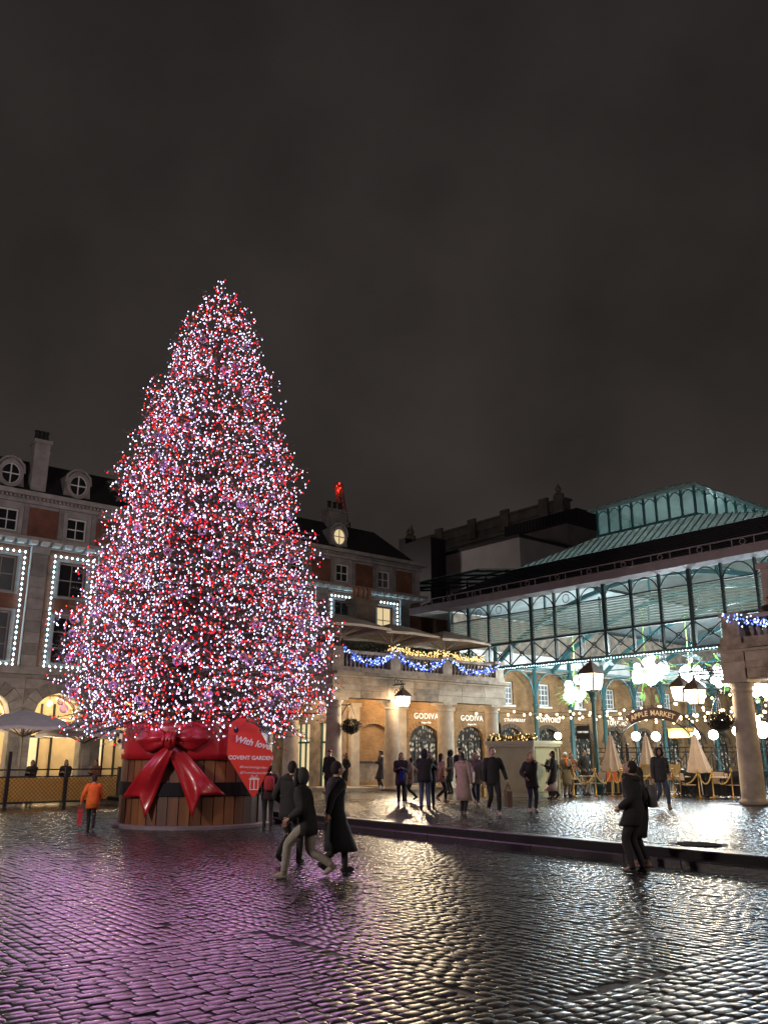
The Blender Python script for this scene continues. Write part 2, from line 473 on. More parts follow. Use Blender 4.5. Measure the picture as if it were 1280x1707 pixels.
TV = []
for ia, ib, zz in ((0, 0, -0.045), (.012, .02, -0.007), (.012, .02, -0.007), (.22, .36, -0.0022)):   # the edge ring twice: crisp arris, smooth worn top
    for a, b in ((-1, -.76), (-.88, -1), (.88, -1), (1, -.76), (1, .76), (.88, 1), (-.88, 1), (-1, .76)):
        TV.append((a * .5 * (1 - ia), b * .5 * (1 - ib), zz))
TV.append((0, 0, 0.0))
TQ = [(r * 8 + k, r * 8 + (k + 1) % 8, (r + 1) * 8 + (k + 1) % 8, (r + 1) * 8 + k) for r in (0, 2) for k in range(8)]
TT = [(24 + k, 24 + (k + 1) % 8, 32) for k in range(8)]
def in_b(x, y, m=0.0):
    return (y < -22.45 + m and x < -17.5 + m) or (y < -26.4 + m)
def lay(x0, x1, y0, y1, z, keep, along='y'):
    out = []
    pitch = 0.119
    c = (x0 if along == 'y' else y0)
    e = (x1 if along == 'y' else y1)
    row = 0
    while c < e:
        s = (y0 if along == 'y' else x0) - random.random() * 0.2
        t = (y1 if along == 'y' else x1)
        wob = 0.03 * math.sin(c * 1.7)
        while s < t:
            L = random.uniform(0.145, 0.235)
            mid = s + L / 2
            w_ = 0.003 * math.sin(mid * 1.3 + c * 0.8) + 0.012 * math.sin(mid * 0.3 + 2)
            x, y = (c + pitch / 2 + w_, mid) if along == 'y' else (mid, c + pitch / 2 + w_)
            if keep(x, y):
                d = math.hypot(x - CAMX, y - CAMY)
                if d < LIM:
                    p = seen(x, y, z)
                    if p and -520 < p[0] < 1800 and p[1] < 1900: out.append((d, x, y, z, L - 0.012, pitch - 0.012 + random.uniform(-.008, .004), along, p))
            s += L
        c += pitch
    return out
setts = lay(-24, KX - 0.02, -33, 2, 0.0, lambda x, y: not in_b(x, y, 0.0) and (x + 14.02) ** 2 + (y + 6.98) ** 2 > 0)
setts += lay(-24, -9.3, -33, -20, 0.0, lambda x, y: in_b(x, y), 'x')
psetts = lay(KX + 0.64, 8, -33, 8, 0.268, lambda x, y: not (x > -0.6 and y > -0.7) and not (x > 4.3 and y < -15.6) and (x + 7.9) ** 2 + (y + 22.1) ** 2 > .26)
print('setts', len(setts), len(psetts))
def mats_of(lst):
    out = np.zeros((len(lst), 3, 4))
    for i, (d, x, y, z, L, wd, al, p) in enumerate(lst):
        tx, ty, tz = random.gauss(0, .012), random.gauss(0, .012), random.gauss(0, .02)
        m = (Euler((tx, ty, tz + (PI / 2 if al == 'y' else 0))).to_matrix() @ Matrix.Diagonal((L, wd, 1)))
        out[i, :, :3] = np.array(m); out[i, :, 3] = (x, y, z + random.gauss(0, .0035) - 0.002)
    return out
def near_key(t):
    p = t[7]; vis = 0 <= p[0] <= 1280 and p[1] <= 1707
    return (0 if vis else 1, t[0])
setts.sort(key=near_key)
near, rest = setts[:300], setts[300:]
SM = []
for k in range(8):
    tv = [(a * 0.18, b * 0.108, c + random.gauss(0, .0006)) for a, b, c in TV]
    SM.append(np_mesh('cobblestone', tv, np.array(TQ), np.array(TT), M['sett']))
for d, x, y, z, L, wd, al, p in near:
    o = inst('cobblestone', random.choice(SM), square, (x, y, random.gauss(0, .003) - .002), (PI / 2 if al == 'y' else 0) + random.gauss(0, .025), (L / 0.18, wd / 0.108, 1))
    o.rotation_euler[0] = random.gauss(0, .017); o.rotation_euler[1] = random.gauss(0, .017)
for lst, par, nm in ((rest, square, 'cobblestone_field'), (psetts, pave, 'cobblestone_field')):
    v, q, t = stamp(TV, TQ, TT, mats_of(lst))
    o = put(nm, np_mesh(nm, v, q, t, M['sett']), par)
    o.location = (0, 0, 0); o['kind'] = 'stuff'
# two-step granite kerb, stone by stone
kerb = MB().box(KX + 0.05, KX + 0.4, -40, 12, -0.2, 0.05).build('kerb', M['kerb'], kind='structure')
def kerb_run(x0, x1, z0, z1, L):
    y = -36.0
    while y < 8:
        l = L * random.uniform(.85, 1.15)
        mb = MB(); b = 0.025
        j = random.gauss(0, .006)
        mb.prism([(x0 + j, z0), (x1, z0), (x1, z1), (x0 + b + j, z1), (x0 + j + .006, z1 - b)], y + .006, y + l - .006, 'y')
        pale = -26.6 < y < -24.6 and z1 > 0.2
        mb.build('kerb_stone', M['kerbpale' if pale else 'kerb'], kerb)
        y += l
kerb_run(KX, KX + 0.34, -0.1, 0.135, 1.15)
kerb_run(KX + 0.345, KX + 0.63, -0.1, 0.27, 1.3)

mh = thing('manhole_cover', 'dark round iron manhole cover set in the raised wet paving', 'manhole cover', (-7.9, -22.1, .262))
MB().lathe([(.40, .262), (.40, .277), (.36, .279), (.36, .273)], 28, (-7.9, -22.1)).build('rim', pbr('rusty_matt_iron', (.012, .010, .009), .95, spec=.05), mh)
mb = MB()
for i in range(-3, 4): mb.box(-7.9 + i * .1 - .03, -7.9 + i * .1 + .03, -22.1 - math.sqrt(.12 - (i * .1) ** 2), -22.1 + math.sqrt(.12 - (i * .1) ** 2), .268, .277)
mb.build('tread_rib', MATS['rusty_matt_iron'], mh, kind='stuff')

# ------------------------------------------------------------------ porticoes: columns, entablature, balustrade
def lathe_mesh(name, prof, mat, n=20, smooth=True):
    return MB().lathe(prof, n).mesh(name, mat, smooth=smooth)
COLM = lathe_mesh('column', [(.46, 0), (.46, .12), (.40, .16), (.385, .2), (.375, 1.3), (.325, 3.55), (.33, 3.58), (.36, 3.6), (.36, 3.66), (.33, 3.68), (.34, 3.74), (.42, 3.86), (.43, 3.9)], M['stone'], 22)
ABA = MB().box(-.46, .46, -.46, .46, 0, .12).mesh('abacus', M['stone'])
PEDM = MB().box(-.3, .3, -.3, .3, 0, .72).box(-.36, .36, -.36, .36, .72, .86).box(-.34, .34, -.34, .34, -.1, 0).mesh('pedestal', M['stone2'])
BALM = lathe_mesh('baluster', [(.075, 0), (.075, .05), (.045, .08), (.085, .24), (.06, .42), (.04, .5), (.07, .56), (.075, .62)], M['stone2'], 8)
def portico(name, label, corner, cols, runs, peds, group=None):
    p = thing(name, label, 'portico', (corner[0], corner[1], .27))
    for x, y in cols:
        c = inst('column', COLM, p, (x, y, .27)); BASE[c.name] = (x, y, .27)
        inst('abacus', ABA, c, (x, y, 4.17))
    for ax, a0, a1, mid in runs:
        def bx(n, lo, hi, half_lo, half_hi, z0, z1, mat):
            mb = MB()
            if ax == 'x': mb.box(lo, hi, mid - half_lo, mid + half_hi, z0, z1)
            else: mb.box(mid - half_lo, mid + half_hi, lo, hi, z0, z1)
            return mb.build(n, mat, p)
        n = max(1, round((a1 - a0) / 1.675)); L = (a1 - a0) / n
        for i in range(n):
            s = a0 + i * L + .007; e = a0 + (i + 1) * L - .007
            k = random.choice(('stone', 'stone', 'stone2', 'stone3'))
            bx('architrave_block', s, e, .40, .40, 4.295, 4.62, M[k])
            bx('architrave_block', s, e, .43, .43, 4.625, 4.86, M[k])
            bx('frieze_block', s, e, .41, .41, 4.865, 5.17, M[random.choice(('stone', 'stone2'))])
            bx('cornice_block', s, e, .50, .50, 5.175, 5.27, M['stone'])
            bx('cornice_block', s, e, .74, .50, 5.275, 5.42, M[random.choice(('stone3', 'stone2'))])
            bx('plinth_block', s, e, .38, .38, 5.425, 5.66, M['stone2'])
            bx('handrail_block', s, e, .22, .22, 6.29, 6.43, M['stone2'])
        q = a0 + .12
        stops = sorted(s for (x, y, ax2, s) in peds if ax2 == ax)
        while q < a1:
            if all(abs(q - s) > .36 for s in stops):
                inst('baluster', BALM, p, (q, mid, 5.665) if ax == 'x' else (mid, q, 5.665))
            q += .235
    for x, y, ax2, s in peds: inst('pedestal', PEDM, p, (x, y, 5.67))
    return p
S = 3.35
lp = portico('portico', 'pale stone portico with four front columns, blue lit balustrade and parasols above', (0, 0),
    [(0, 0), (S, 0), (2 * S, 0), (3 * S, 0), (0, S), (0, 2 * S), (0, 3 * S)],
    [('x', -.40, 10.75, 0.0), ('y', .46, 11.2, 0.0)],
    [(0, 0, 'x', 0), (S, 0, 'x', S), (2 * S, 0, 'x', 2 * S), (10.45, 0, 'x', 10.45), (0, S, 'y', S), (0, 2 * S, 'y', 2 * S)])
MB().box(.42, 10.7, .42, 10, 4.9, 5.3).build('terrace_slab', M['stone2'], lp)
for k in range(9): MB().box(.5 + k * 1.2, .7 + k * 1.2, .45, 2.98, 4.55, 4.895).build('ceiling_beam', M['stone3'], lp)
for x0, x1 in ((.6, 3.0), (3.75, 6.35), (7.1, 9.7)):
    MB().box(x0, x1, .35, 2.99, .25, .40).build('step', M['stone'], lp)
rp = portico('portico', 'right hand stone portico beside the hall, with a hanging basket on its column', (5.06, -16.34),
    [(5.06, -16.34), (5.06 + S, -16.34), (5.06, -16.34 - S), (5.06, -16.34 - 2 * S)],
    [('x', 4.66, 10.3, -16.34), ('y', -26.0, -16.80, 5.06)],
    [(5.06, -16.34, 'x', 5.06), (5.06 + S, -16.34, 'x', 5.06 + S), (5.06, -16.34 - S, 'y', -16.34 - S)])
MB().box(5.5, 10.2, -26, -16.8, 4.9, 5.3).build('terrace_slab', M['stone2'], rp)
MB().box(8.9, 10.2, -26, -19.4, .27, 4.89).build('back_wall', M['stock_brick'], rp)

# ------------------------------------------------------------------ market hall
HX = 10.5
hall = thing('market_hall', 'long brick and teal iron market hall with louvred end and glass lantern roof', 'market hall', (HX, 3.0, .27))
doors = [(8.1, 'door'), (11.5, 'door')] + [(14.75 + 3.25 * k, 'door') for k in range(10)]
ops = [(4.7, 2.1, .55, 2.55, .78)] + [(x, 2.1, .42, 2.55, .78) for x, _ in doors]
mb = MB(); mb.arch_wall(3.3, 48, .25, 4.3, 3.0, 3.42, ops, 10)
wins = [(14.62 + 3.25 * k, .98, 4.62, 5.95, 0) for k in range(10)]
mb.arch_wall(HX + .3, 48, 4.3, 6.6, 3.0, 3.42, wins)
mb.box(3.3, HX + .3, 3.0, 3.42, 4.3, 4.895)
mb.build('brick_wall', M['stock_brick'], hall)
mb = MB(); mb.box(4.7 - 1.04, 4.7 + 1.04, 3.2, 3.4, .56, 1.5); mb.build('blind_arch_base', M['stone3'], hall)
mb = MB(); mb.box(4.7 - 1.04, 4.7 + 1.04, 3.17, 3.38, 1.53, 3.4); mb.build('blind_arch_fill', M['stock_brick'], hall)
MB().box(4.7 - 1.04, 4.7 + 1.04, 3.08, 3.3, 1.44, 1.525).build('blind_arch_sill', M['iron'], hall)
for k in range(12):   # brick arch rings, voussoirs joined per arch
    cx = ([4.7] + [d[0] for d in doors])[k]
    mb = MB()
    for i in range(15):
        a0 = PI * i / 15 + .012; a1 = PI * (i + 1) / 15 - .012
        def pt(a, r): return (cx - math.cos(a) * (1.05 + r), 2.55 + math.sin(a) * (.78 + r))
        q = [pt(a0, .0), pt(a1, .0), pt(a1, .23), pt(a0, .23)]
        mb.prism(q, 2.975, 3.05, 'y')
    mb.build('arch_ring', M['dark_brick'] if k > 2 else M['stock_brick'], hall)
# shop pilasters
for x in (3.36, 6.4, 9.78, 13.1):
    mb = MB(); mb.box(x - .26, x + .26, 2.78, 2.995, .27, 4.1).box(x - .34, x + .34, 2.72, 2.995, 4.1, 4.29); mb.build('pilaster', M['stone'], hall)
shop = bpy.data.materials.new('shop_interior'); shop.use_nodes = True
n = shop.node_tree; b = n.nodes['Principled BSDF']; b.inputs['Base Color'].default_value = (.02, .02, .02, 1); b.inputs['Roughness'].default_value = .1
t = n.nodes.new('ShaderNodeTexCoord'); v1 = n.nodes.new('ShaderNodeTexVoronoi'); v1.inputs['Scale'].default_value = 5.5
mp = n.nodes.new('ShaderNodeMapping'); mp.inputs['Scale'].default_value = (1, 1, .8)
n.links.new(t.outputs['Object'], mp.inputs[0]); n.links.new(mp.outputs[0], v1.inputs['Vector'])
rr = n.nodes.new('ShaderNodeValToRGB'); rr.color_ramp.elements[0].position = .12; rr.color_ramp.elements[0].color = (1, .86, .6, 1); rr.color_ramp.elements[1].position = .5; rr.color_ramp.elements[1].color = (.05, .045, .04, 1)
n.links.new(v1.outputs['Distance'], rr.inputs[0]); n.links.new(rr.outputs[0], b.inputs['Emission Color']); b.inputs['Emission Strength'].default_value = .8
shop.cycles.emission_sampling = 'NONE'
def shop_door(cx, kind):
    mb = MB()
    zb = .42
    for k in (-1, -.5, 0, .5, 1): mb.box(cx + k * 1.0 - .045, cx + k * 1.0 + .045, 3.16, 3.24, zb, 2.56)
    mb.box(cx - 1.04, cx + 1.04, 3.15, 3.25, 2.5, 2.6); mb.box(cx - 1.04, cx + 1.04, 3.16, 3.24, zb, zb + .32); mb.box(cx - 1.04, cx + 1.04, 3.165, 3.235, 1.5, 1.56)
    for k in range(-6, 7):
        tt = k / 6.6; mb.box(cx + tt * 1.03 - .014, cx + tt * 1.03 + .014, 3.18, 3.22, 2.6, 2.56 + .77 * math.sqrt(1 - tt * tt))
    f = mb.build('shop_door', M['teal_dark'] if kind else M['iron'], hall)
    MB().box(cx - 1.04, cx + 1.04, 3.3, 3.32, zb, 3.32).build('pane', shop, f)
    return f
for i, (x, k) in enumerate(doors): shop_door(x, i > 1)
def sash(parent, cx, y, z0, z1, w, frame, pane, name='window', cross=2, rows=3):
    mb = MB()
    mb.box(cx - w / 2, cx - w / 2 + .07, y, y + .1, z0, z1).box(cx + w / 2 - .07, cx + w / 2, y, y + .1, z0, z1)
    mb.box(cx - w / 2 + .07, cx + w / 2 - .07, y, y + .1, z0, z0 + .08).box(cx - w / 2 + .07, cx + w / 2 - .07, y, y + .1, z1 - .08, z1)
    for k in range(1, cross): mb.box(cx - w / 2 + w * k / cross - .02, cx - w / 2 + w * k / cross + .02, y + .02, y + .08, z0 + .08, z1 - .08)
    for k in range(1, rows): mb.box(cx - w / 2 + .07, cx + w / 2 - .07, y + .022, y + .078, z0 + (z1 - z0) * k / rows - (.02 if k * 2 != rows else .03), z0 + (z1 - z0) * k / rows + .02)
    f = mb.build(name, frame, parent)
    MB().box(cx - w / 2 + .06, cx + w / 2 - .06, y + .05, y + .06, z0 + .06, z1 - .06).build('pane', pane, f)
    return f
for cx, w, z0, z1, _ in wins:
    sash(hall, cx, 3.1, z0 + .03, z1 - .03, w - .03, M['white_paint'], M['pane_grey'], 'window', 3, 4)
    MB().box(cx - w / 2 - .1, cx + w / 2 + .1, 2.93, 3.05, z0 - .12, z0 - .004).build('window_sill', M['white_paint'], hall)
MB().box(HX + .3, 48, 2.96, 3.42, 6.605, 7.6).build('white_frieze', M['white_paint'], hall)
MB().box(3.63, 10.79, 3.43, 3.6, .2, 4.88).box(10.8, 48, 3.43, 3.6, .2, 9.6).build('wall_core', M['stone3'], hall)
# end wall of the shop row, facing left, with its lit doorway
mb = MB()
for y0, y1, z0 in ((3.43, 4.15, .25), (4.15, 5.75, 3.4), (5.75, 6.6, .25), (6.6, 8.2, 3.4), (8.2, 12, .25)): mb.box(3.3, 3.62, y0, y1, z0, 4.89)
mb.build('end_wall', M['stone2'], hall)
for y0, y1 in ((4.15, 5.75), (6.6, 8.2)):
    mb = MB()
    for k in range(4): yy = y0 + .04 + k * (y1 - y0 - .08) / 3; mb.box(3.42, 3.5, yy - .04, yy + .04, .27, 3.4)
    mb.box(3.42, 3.5, y0, y1, 2.4, 2.5); f = mb.build('shop_door', M['teal'], hall)
    MB().box(3.56, 3.58, y0, y1, .27, 3.39).build('pane', M['pane_warm'], f)
# iron columns and arched brackets along the shop wall
IC = lathe_mesh('iron_column', [(.2, 0), (.2, .5), (.14, .56), (.125, 4.2), (.19, 4.3), (.19, 4.4), (.13, 4.45), (.12, 7.6)], M['teal'], 12)
cx_ = [12.95 + 3.25 * k for k in range(10)]
for x in cx_:
    inst('iron_column', IC, hall, (x, 2.3, .27))
    MB().box(x - .06, x + .06, 2.36, 2.99, 6.3, 6.45).build('wall_tie', M['teal'], hall)
def arc_pts(x0, x1, z0, rise, n=12): return [(x0 + (x1 - x0) * i / n, z0 + rise * math.sin(math.acos(max(-1, min(1, -1 + 2 * i / n))))) for i in range(n + 1)]
for a, b_ in zip(cx_[:-1], cx_[1:]):
    mb = MB(); pts = arc_pts(a + .1, b_ - .1, 5.1, 1.45, 14)
    mb.tube([(x, 2.3, z) for x, z in pts], .06, 5)
    mb.box(a, b_, 2.24, 2.36, 6.66, 6.8)
    for c, sgn in ((a, 1), (b_, -1)):
        mb.tube([(c + sgn * (.46 + .22 * math.cos(t)), 2.3, 6.22 + .22 * math.sin(t)) for t in [2 * PI * i / 10 for i in range(10)]], .03, 4, closed=True)
    mb.build('arch_bracket', M['teal'], hall)
# louvred end: posts, slats, arches, truss
NB = 14
YP = [3.4 - 1.5 * k for k in range(NB + 1)]
for k, y in enumerate(YP):
    big = k % 3 == 1
    w = .085 if big else .045
    MB().box(HX - .07, HX + .09, y - w, y + w, 6.2, 9.63).build('iron_post', M['teal_dark'], hall)
lou = milky('milky_louvre_glass', (.46, .50, .45), .36)
SL = MB().hexa([(-.045, -.70, -.042), (-.03, -.70, -.047), (-.03, .70, -.047), (-.045, .70, -.042), (.03, -.70, .042), (.045, -.70, .037), (.045, .70, .037), (.03, .70, .042)]).mesh('slat', lou)
for k in range(NB):
    ym = (YP[k] + YP[k + 1]) / 2
    for j in range(12):
        o = inst('slat', SL, hall, (HX + .02, ym, 7.55 + j * .119)); o.rotation_euler[0] = random.gauss(0, .004); o.rotation_euler[1] = random.gauss(0, .06)
    mb = MB()
    mb.tube([(HX, y, z) for y, z in [(YP[k] - .04 + (YP[k + 1] - YP[k] + .08) * i / 10, 9.0 + .60 * math.sin(PI * i / 10) ** .7) for i in range(11)]], .032, 5)
    mb.box(HX - .04, HX + .06, YP[k + 1] + .05, YP[k] - .05, 8.92, 8.97)
    mb.build('arch_rib', M['teal_dark'], hall)
    mb = MB(); a, c = YP[k] - .05, YP[k + 1] + .05
    mb.bar((HX, a, 6.32), (HX, c, 7.34), .05); mb.bar((HX + .03, a, 7.34), (HX + .03, c, 6.32), .05)
    mb.tube([(HX + .012, (a + c) / 2 + .13 * math.cos(t), 6.83 + .13 * math.sin(t)) for t in [2 * PI * i / 8 for i in range(8)]], .025, 4, closed=True)
    mb.build('cross_brace', M['teal_dark'], hall)
    if k in (1, 2, 5): # iron rings in the left arches
        mb = MB(); mb.tube([(HX, ym + .2 * math.cos(t), 9.27 + .2 * math.sin(t)) for t in [2 * PI * i / 12 for i in range(12)]], .02, 4, closed=True); mb.build('iron_ring', M['teal_dark'], hall)
MB().box(HX - .1, HX + .12, YP[-1], 3.6, 6.16, 6.28).build('truss_chord', M['teal_dark'], hall)
MB().box(HX - .1, HX + .12, YP[-1], 3.6, 7.38, 7.48).build('truss_chord', M['teal_dark'], hall)
# eaves, gutter rail
EX, EYL, EYR, EZ = 9.6, 5.8, -22.2, 9.95
MB().box(EX, HX + .2, EYR, 3.5, 9.64, 9.70).build('soffit', pbr('dark_mauve_soffit', (.07, .055, .06), .7, var=.2), hall)  # mauve tone put in for purple light on the soffit
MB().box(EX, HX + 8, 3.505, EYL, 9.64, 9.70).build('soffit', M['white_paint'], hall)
MB().box(EX - .05, EX - .002, EYR, EYL, 9.62, 9.96).build('fascia', M['gutter'], hall)
mb = MB(); mb.box(EX - .12, EX - .07, EYR, EYL, 9.94, 10.0).box(EX - .12, EX - .07, EYR, EYL, 10.28, 10.33)
y = EYL - .1
while y > EYR: mb.box(EX - .11, EX - .08, y - .02, y + .02, 10.0, 10.28); y -= .95
mb.build('gutter_rail', M['gutter'], hall)
for k in range(14):
    MB().tube([(EX - .095, 4.3 - 1.9 * k + .12 * math.cos(t), 10.14 + .12 * math.sin(t)) for t in [2 * PI * i / 12 for i in range(12)]], .022, 4, closed=True).build('gutter_ring', M['gutter'], hall)
# hipped roof: slate below, glazing above, lantern on top
LX0, LX1, LYL, LYR, LZ = 13.0, 46.0, -5.26, -10.83, 12.74
EX1 = 50.0
lining = pbr('white_roof_lining', (.42, .50, .52), .6, var=.3, scale=2)
def hip_pt(f, x_side, y_side):
    ex = EX if x_side < 0 else EX1; lx = LX0 if x_side < 0 else LX1
    ey = EYL if y_side > 0 else EYR; ly = LYL if y_side > 0 else LYR
    return Vector((ex + (lx - ex) * f, ey + (ly - ey) * f, EZ + (LZ - EZ) * f))
def hip_band(f0, f1, th, dz=0.0):
    mb = MB(); cs = [(-1, -1), (1, -1), (1, 1), (-1, 1)]
    for i in range(4):
        a, c = cs[i], cs[(i + 1) % 4]
        p = [hip_pt(f0, *a), hip_pt(f0, *c), hip_pt(f1, *c), hip_pt(f1, *a)]
        p = [q + Vector((0, 0, dz)) for q in p]
        mb.hexa([q - Vector((0, 0, th)) for q in p] + p)
    return mb
FS = .58
rf = hip_band(0, FS, .1).build('slate_roof', M['slate'], hall)
roof_glass = milky('milky_roof_glass', (.30, .345, .33), .5)
rg = hip_band(FS, 1.0, .03).build('roof_glazing', roof_glass, hall)
mb = MB()
yy = hip_pt(FS, -1, 1).y - .15
while yy > hip_pt(FS, -1, -1).y + .1:   # glazing bars run parallel up the near slope, cut off by the hips
    f1 = 1.0
    if yy > LYL: f1 = (EYL - yy) / (EYL - LYL)
    if yy < LYR: f1 = (yy - EYR) / (LYR - EYR)
    if f1 > FS + .03:
        def onp(f): return (EX + (LX0 - EX) * f, yy, EZ + (LZ - EZ) * f + .03)
        mb.bar(onp(FS), onp(f1), .045, .06)
    yy -= .42
mb.build('glazing_bars', M['pale_teal'], rg, kind='stuff')
hip_band(.02, FS, .04, -.2).build('roof_lining', lining, hall)
# courses of slates standing proud
mb = MB()
for j in range(14):
    f = FS * j / 14
    a, c = hip_pt(f, -1, 1), hip_pt(f, -1, -1); mb.bar(a + Vector((-.02, -.05, .02)), c + Vector((-.02, .05, .02)), .12, .02)
mb.build('slate_course', M['slate'], rf)
for k in range(9):   # lantern
    y = LYL + (LYR - LYL) * k / 8; MB().box(LX0 - .05, LX0 + .05, y - .05, y + .05, LZ + .06, 14.1).build('lantern_post', M['teal'], hall)
for k in range(1, 12):
    x = LX0 + k * .95
    for y in (LYL, LYR): MB().box(x - .05, x + .05, y - .05, y + .05, LZ + .06, 14.1).build('lantern_post', M['teal'], hall)
for k in range(8):
    y0 = LYL + (LYR - LYL) * k / 8; y1 = LYL + (LYR - LYL) * (k + 1) / 8
    MB().tube([(LX0, y0 + (y1 - y0) * i / 8, 13.75 + .3 * math.sin(PI * i / 8)) for i in range(9)], .03, 4).build('lantern_arch', M['teal'], hall)
for k in range(11):
    x0 = LX0 + k * .95
    MB().tube([(x0 + .95 * i / 8, LYR, 13.75 + .3 * math.sin(PI * i / 8)) for i in range(9)], .03, 4).build('lantern_arch', M['teal'], hall)
MB().box(LX0 - .12, LX0 + .1, LYR - .12, LYL + .12, LZ - .06, LZ + .06).box(LX1 - .1, LX1 + .12, LYR - .12, LYL + .12, LZ - .06, LZ + .06).box(LX0 + .105, LX1 - .105, LYR - .12, LYR + .1, LZ - .06, LZ + .06).box(LX0 + .105, LX1 - .105, LYL - .1, LYL + .12, LZ - .06, LZ + .06).build('lantern_sill', M['teal'], hall)
lan_pane = bpy.data.materials.new('lantern_glass'); lan_pane.use_nodes = True
n = lan_pane.node_tree; n.nodes.clear(); oo = n.nodes.new('ShaderNodeOutputMaterial'); mx = n.nodes.new('ShaderNodeMixShader'); mx.inputs[0].default_value = .26
tp = n.nodes.new('ShaderNodeBsdfTransparent'); tp.inputs[0].default_value = (.8, .93, .93, 1); df = n.nodes.new('ShaderNodeBsdfPrincipled'); df.inputs['Base Color'].default_value = (.45, .52, .5, 1); df.inputs['Roughness'].default_value = .3
n.links.new(tp.outputs[0], mx.inputs[1]); n.links.new(df.outputs[0], mx.inputs[2]); n.links.new(mx.outputs[0], oo.inputs[0])
mb = MB(); mb.box(LX0 + .005, LX0 + .02, LYR + .05, LYL - .05, LZ + .07, 14.09).box(LX0 + .05, LX1, LYR + .01, LYR + .025, LZ + .07, 14.09).box(LX0 + .05, LX1, LYL - .025, LYL - .01, LZ + .07, 14.09)
mb.build('lantern_pane', lan_pane, hall)
mb = MB()
a = (LX0 - .35, LYL + .35); c = (LX1 + .35, LYR - .35); ym = (LYL + LYR) / 2
e4 = [(a[0], a[1]), (c[0], a[1]), (c[0], c[1]), (a[0], c[1])]
for dz, in ((0,),):
    lo = [(x, y, 14.1) for x, y in e4]; rdg = [(a[0] + 2.6, ym, 15.25), (c[0] - 2.6, ym, 15.25)]
    up = [(x, y, 14.18) for x, y in e4]
    mb.add(lo + up + rdg, [(0, 1, 5, 4), (1, 2, 6, 5), (2, 3, 7, 6), (3, 0, 4, 7), (4, 5, 9, 8), (5, 6, 9), (6, 7, 8, 9), (7, 4, 8), (3, 2, 1, 0)])
lr = mb.build('lantern_roof', roof_glass, hall)
mb = MB()
for i in range(12):
    f = i / 11; y = a[1] + (c[1] - a[1]) * f
    g = 1 - abs(2 * f - 1)
    mb.bar((a[0], y, 14.2), (a[0] + 2.6 * g, y, 14.2 + 1.07 * g), .04, .05)
for i in range(40):
    x = a[0] + 2.6 + i * .8
    mb.bar((x, c[1], 14.2), (x, ym, 15.27), .04, .05)
mb.build('glazing_bars', M['pale_teal'], lr, kind='stuff')
# great ribs inside the hall
for k in range(7):
    x = 12.95 + 6.5 * k * .75
    mb = MB()
    pts = []
    for i in range(17):
        t = i / 16; y = 2.3 + (-18.7 - 2.3) * t
        pts.append((x, y, 6.6 + 3.6 * math.sin(PI * t) ** .75))
    for p, q in zip(pts[:-1], pts[1:]): mb.bar(p, q, .16, .22)
    for t in (.18, .34, .66, .82):
        y = 2.3 - 21 * t; zt = 9.75 + 2.8 * (1 - abs(2 * t - 1)) * .9; zb_ = 6.6 + 3.6 * math.sin(PI * t) ** .75
        if zt > zb_: mb.bar((x, y, zb_), (x, y, zt), .1)
    mb.bar((x, 2.3, 6.4), (x, -18.7, 6.4), .06)
    mb.build('roof_rib', M['teal'], hall)
for y in (-19.4,):
    mb = MB(); mb.box(HX, 48, y - .4, y, .27, 9.5); mb.build('brick_wall', M['stock_brick'], hall)
MB().box(48, 48.4, -19.4, 3.4, .27, 9.6).build('back_wall', M['stock_brick'], hall)
# lettering over the shops
lettering('shop_sign', 'GODIVA', .42, M['lit_letter'], hall, (8.2, 2.96, 3.78), spacing=1.12)
lettering('shop_sign', 'Belgium 1926', .12, M['lit_letter'], hall, (8.2, 2.96, 3.46))
lettering('shop_sign', 'GODIVA', .42, M['lit_letter'], hall, (11.6, 2.96, 3.76), spacing=1.12)
lettering('shop_sign', 'Belgium 1926', .12, M['lit_letter'], hall, (11.6, 2.96, 3.44))
lettering('shop_sign', 'STRAWBERRY', .26, M['lit_letter'], hall, (15.1, 2.96, 3.74), spacing=1.15)
lettering('shop_sign', 'TOM FORD', .42, M['lit_letter'], hall, (18.1, 2.96, 3.82))
lettering('shop_sign', 'TOM FORD', .42, M['lit_letter'], hall, (24.9, 2.96, 3.78))
lettering('shop_sign', 'LADURÉE', .42, M['lit_letter'], hall, (3.27, 5.0, 3.95), normal='-x', spacing=1.1)
# fill lamps added on the trusses to brighten the hall, roof lining and louvres
for k, (x, y) in enumerate([(13.5, -2.5), (13.5, -9), (13.5, -15), (21, -3), (21, -10), (30, -3), (30, -10), (40, -6)]):
    mb = MB(); mb.box(x - .16, x + .16, y - .16, y + .16, 6.5, 6.6); f = mb.build('hall_fill_lamp', M['iron'], hall)
    MB().box(x - .13, x + .13, y - .13, y + .13, 6.605, 6.62).build('lens', M['mistle'], f)
    lamp('hall_fill_light', (x, y, 6.8), 950, (.80, .94, 1.0), .14)
for x, y in ((15, -8), (20, -8), (28, -8), (37, -8)):  # lamps added under the roof lantern to make its glass glow
    mb = MB(); mb.box(x - .12, x + .12, y - .5, y + .5, 11.3, 11.38); f = mb.build('lantern_fill_lamp', M['iron'], hall)
    MB().box(x - .09, x + .09, y - .45, y + .45, 11.385, 11.41).build('lens', M['mistle'], f)
    lamp('lantern_fill_light', (x, y, 11.7), 190, (.92, .97, .93), .2)
# ------------------------------------------------------------------ brick and stone terrace on the left
BY = 11.6; BP = 3.43
lb = thing('terrace_building', 'long red brick and stone building with bulb framed windows and oval dormers', 'building', (-8, BY, 0))
BX0, BX1 = -22.0, 15.7
cxs = [-8.08 + BP * k for k in range(-4, 8)]
cxs = [c for c in cxs if BX0 + 1 < c < BX1 - .8]
pxs = [c - BP / 2 for c in cxs] + [cxs[-1] + BP / 2]
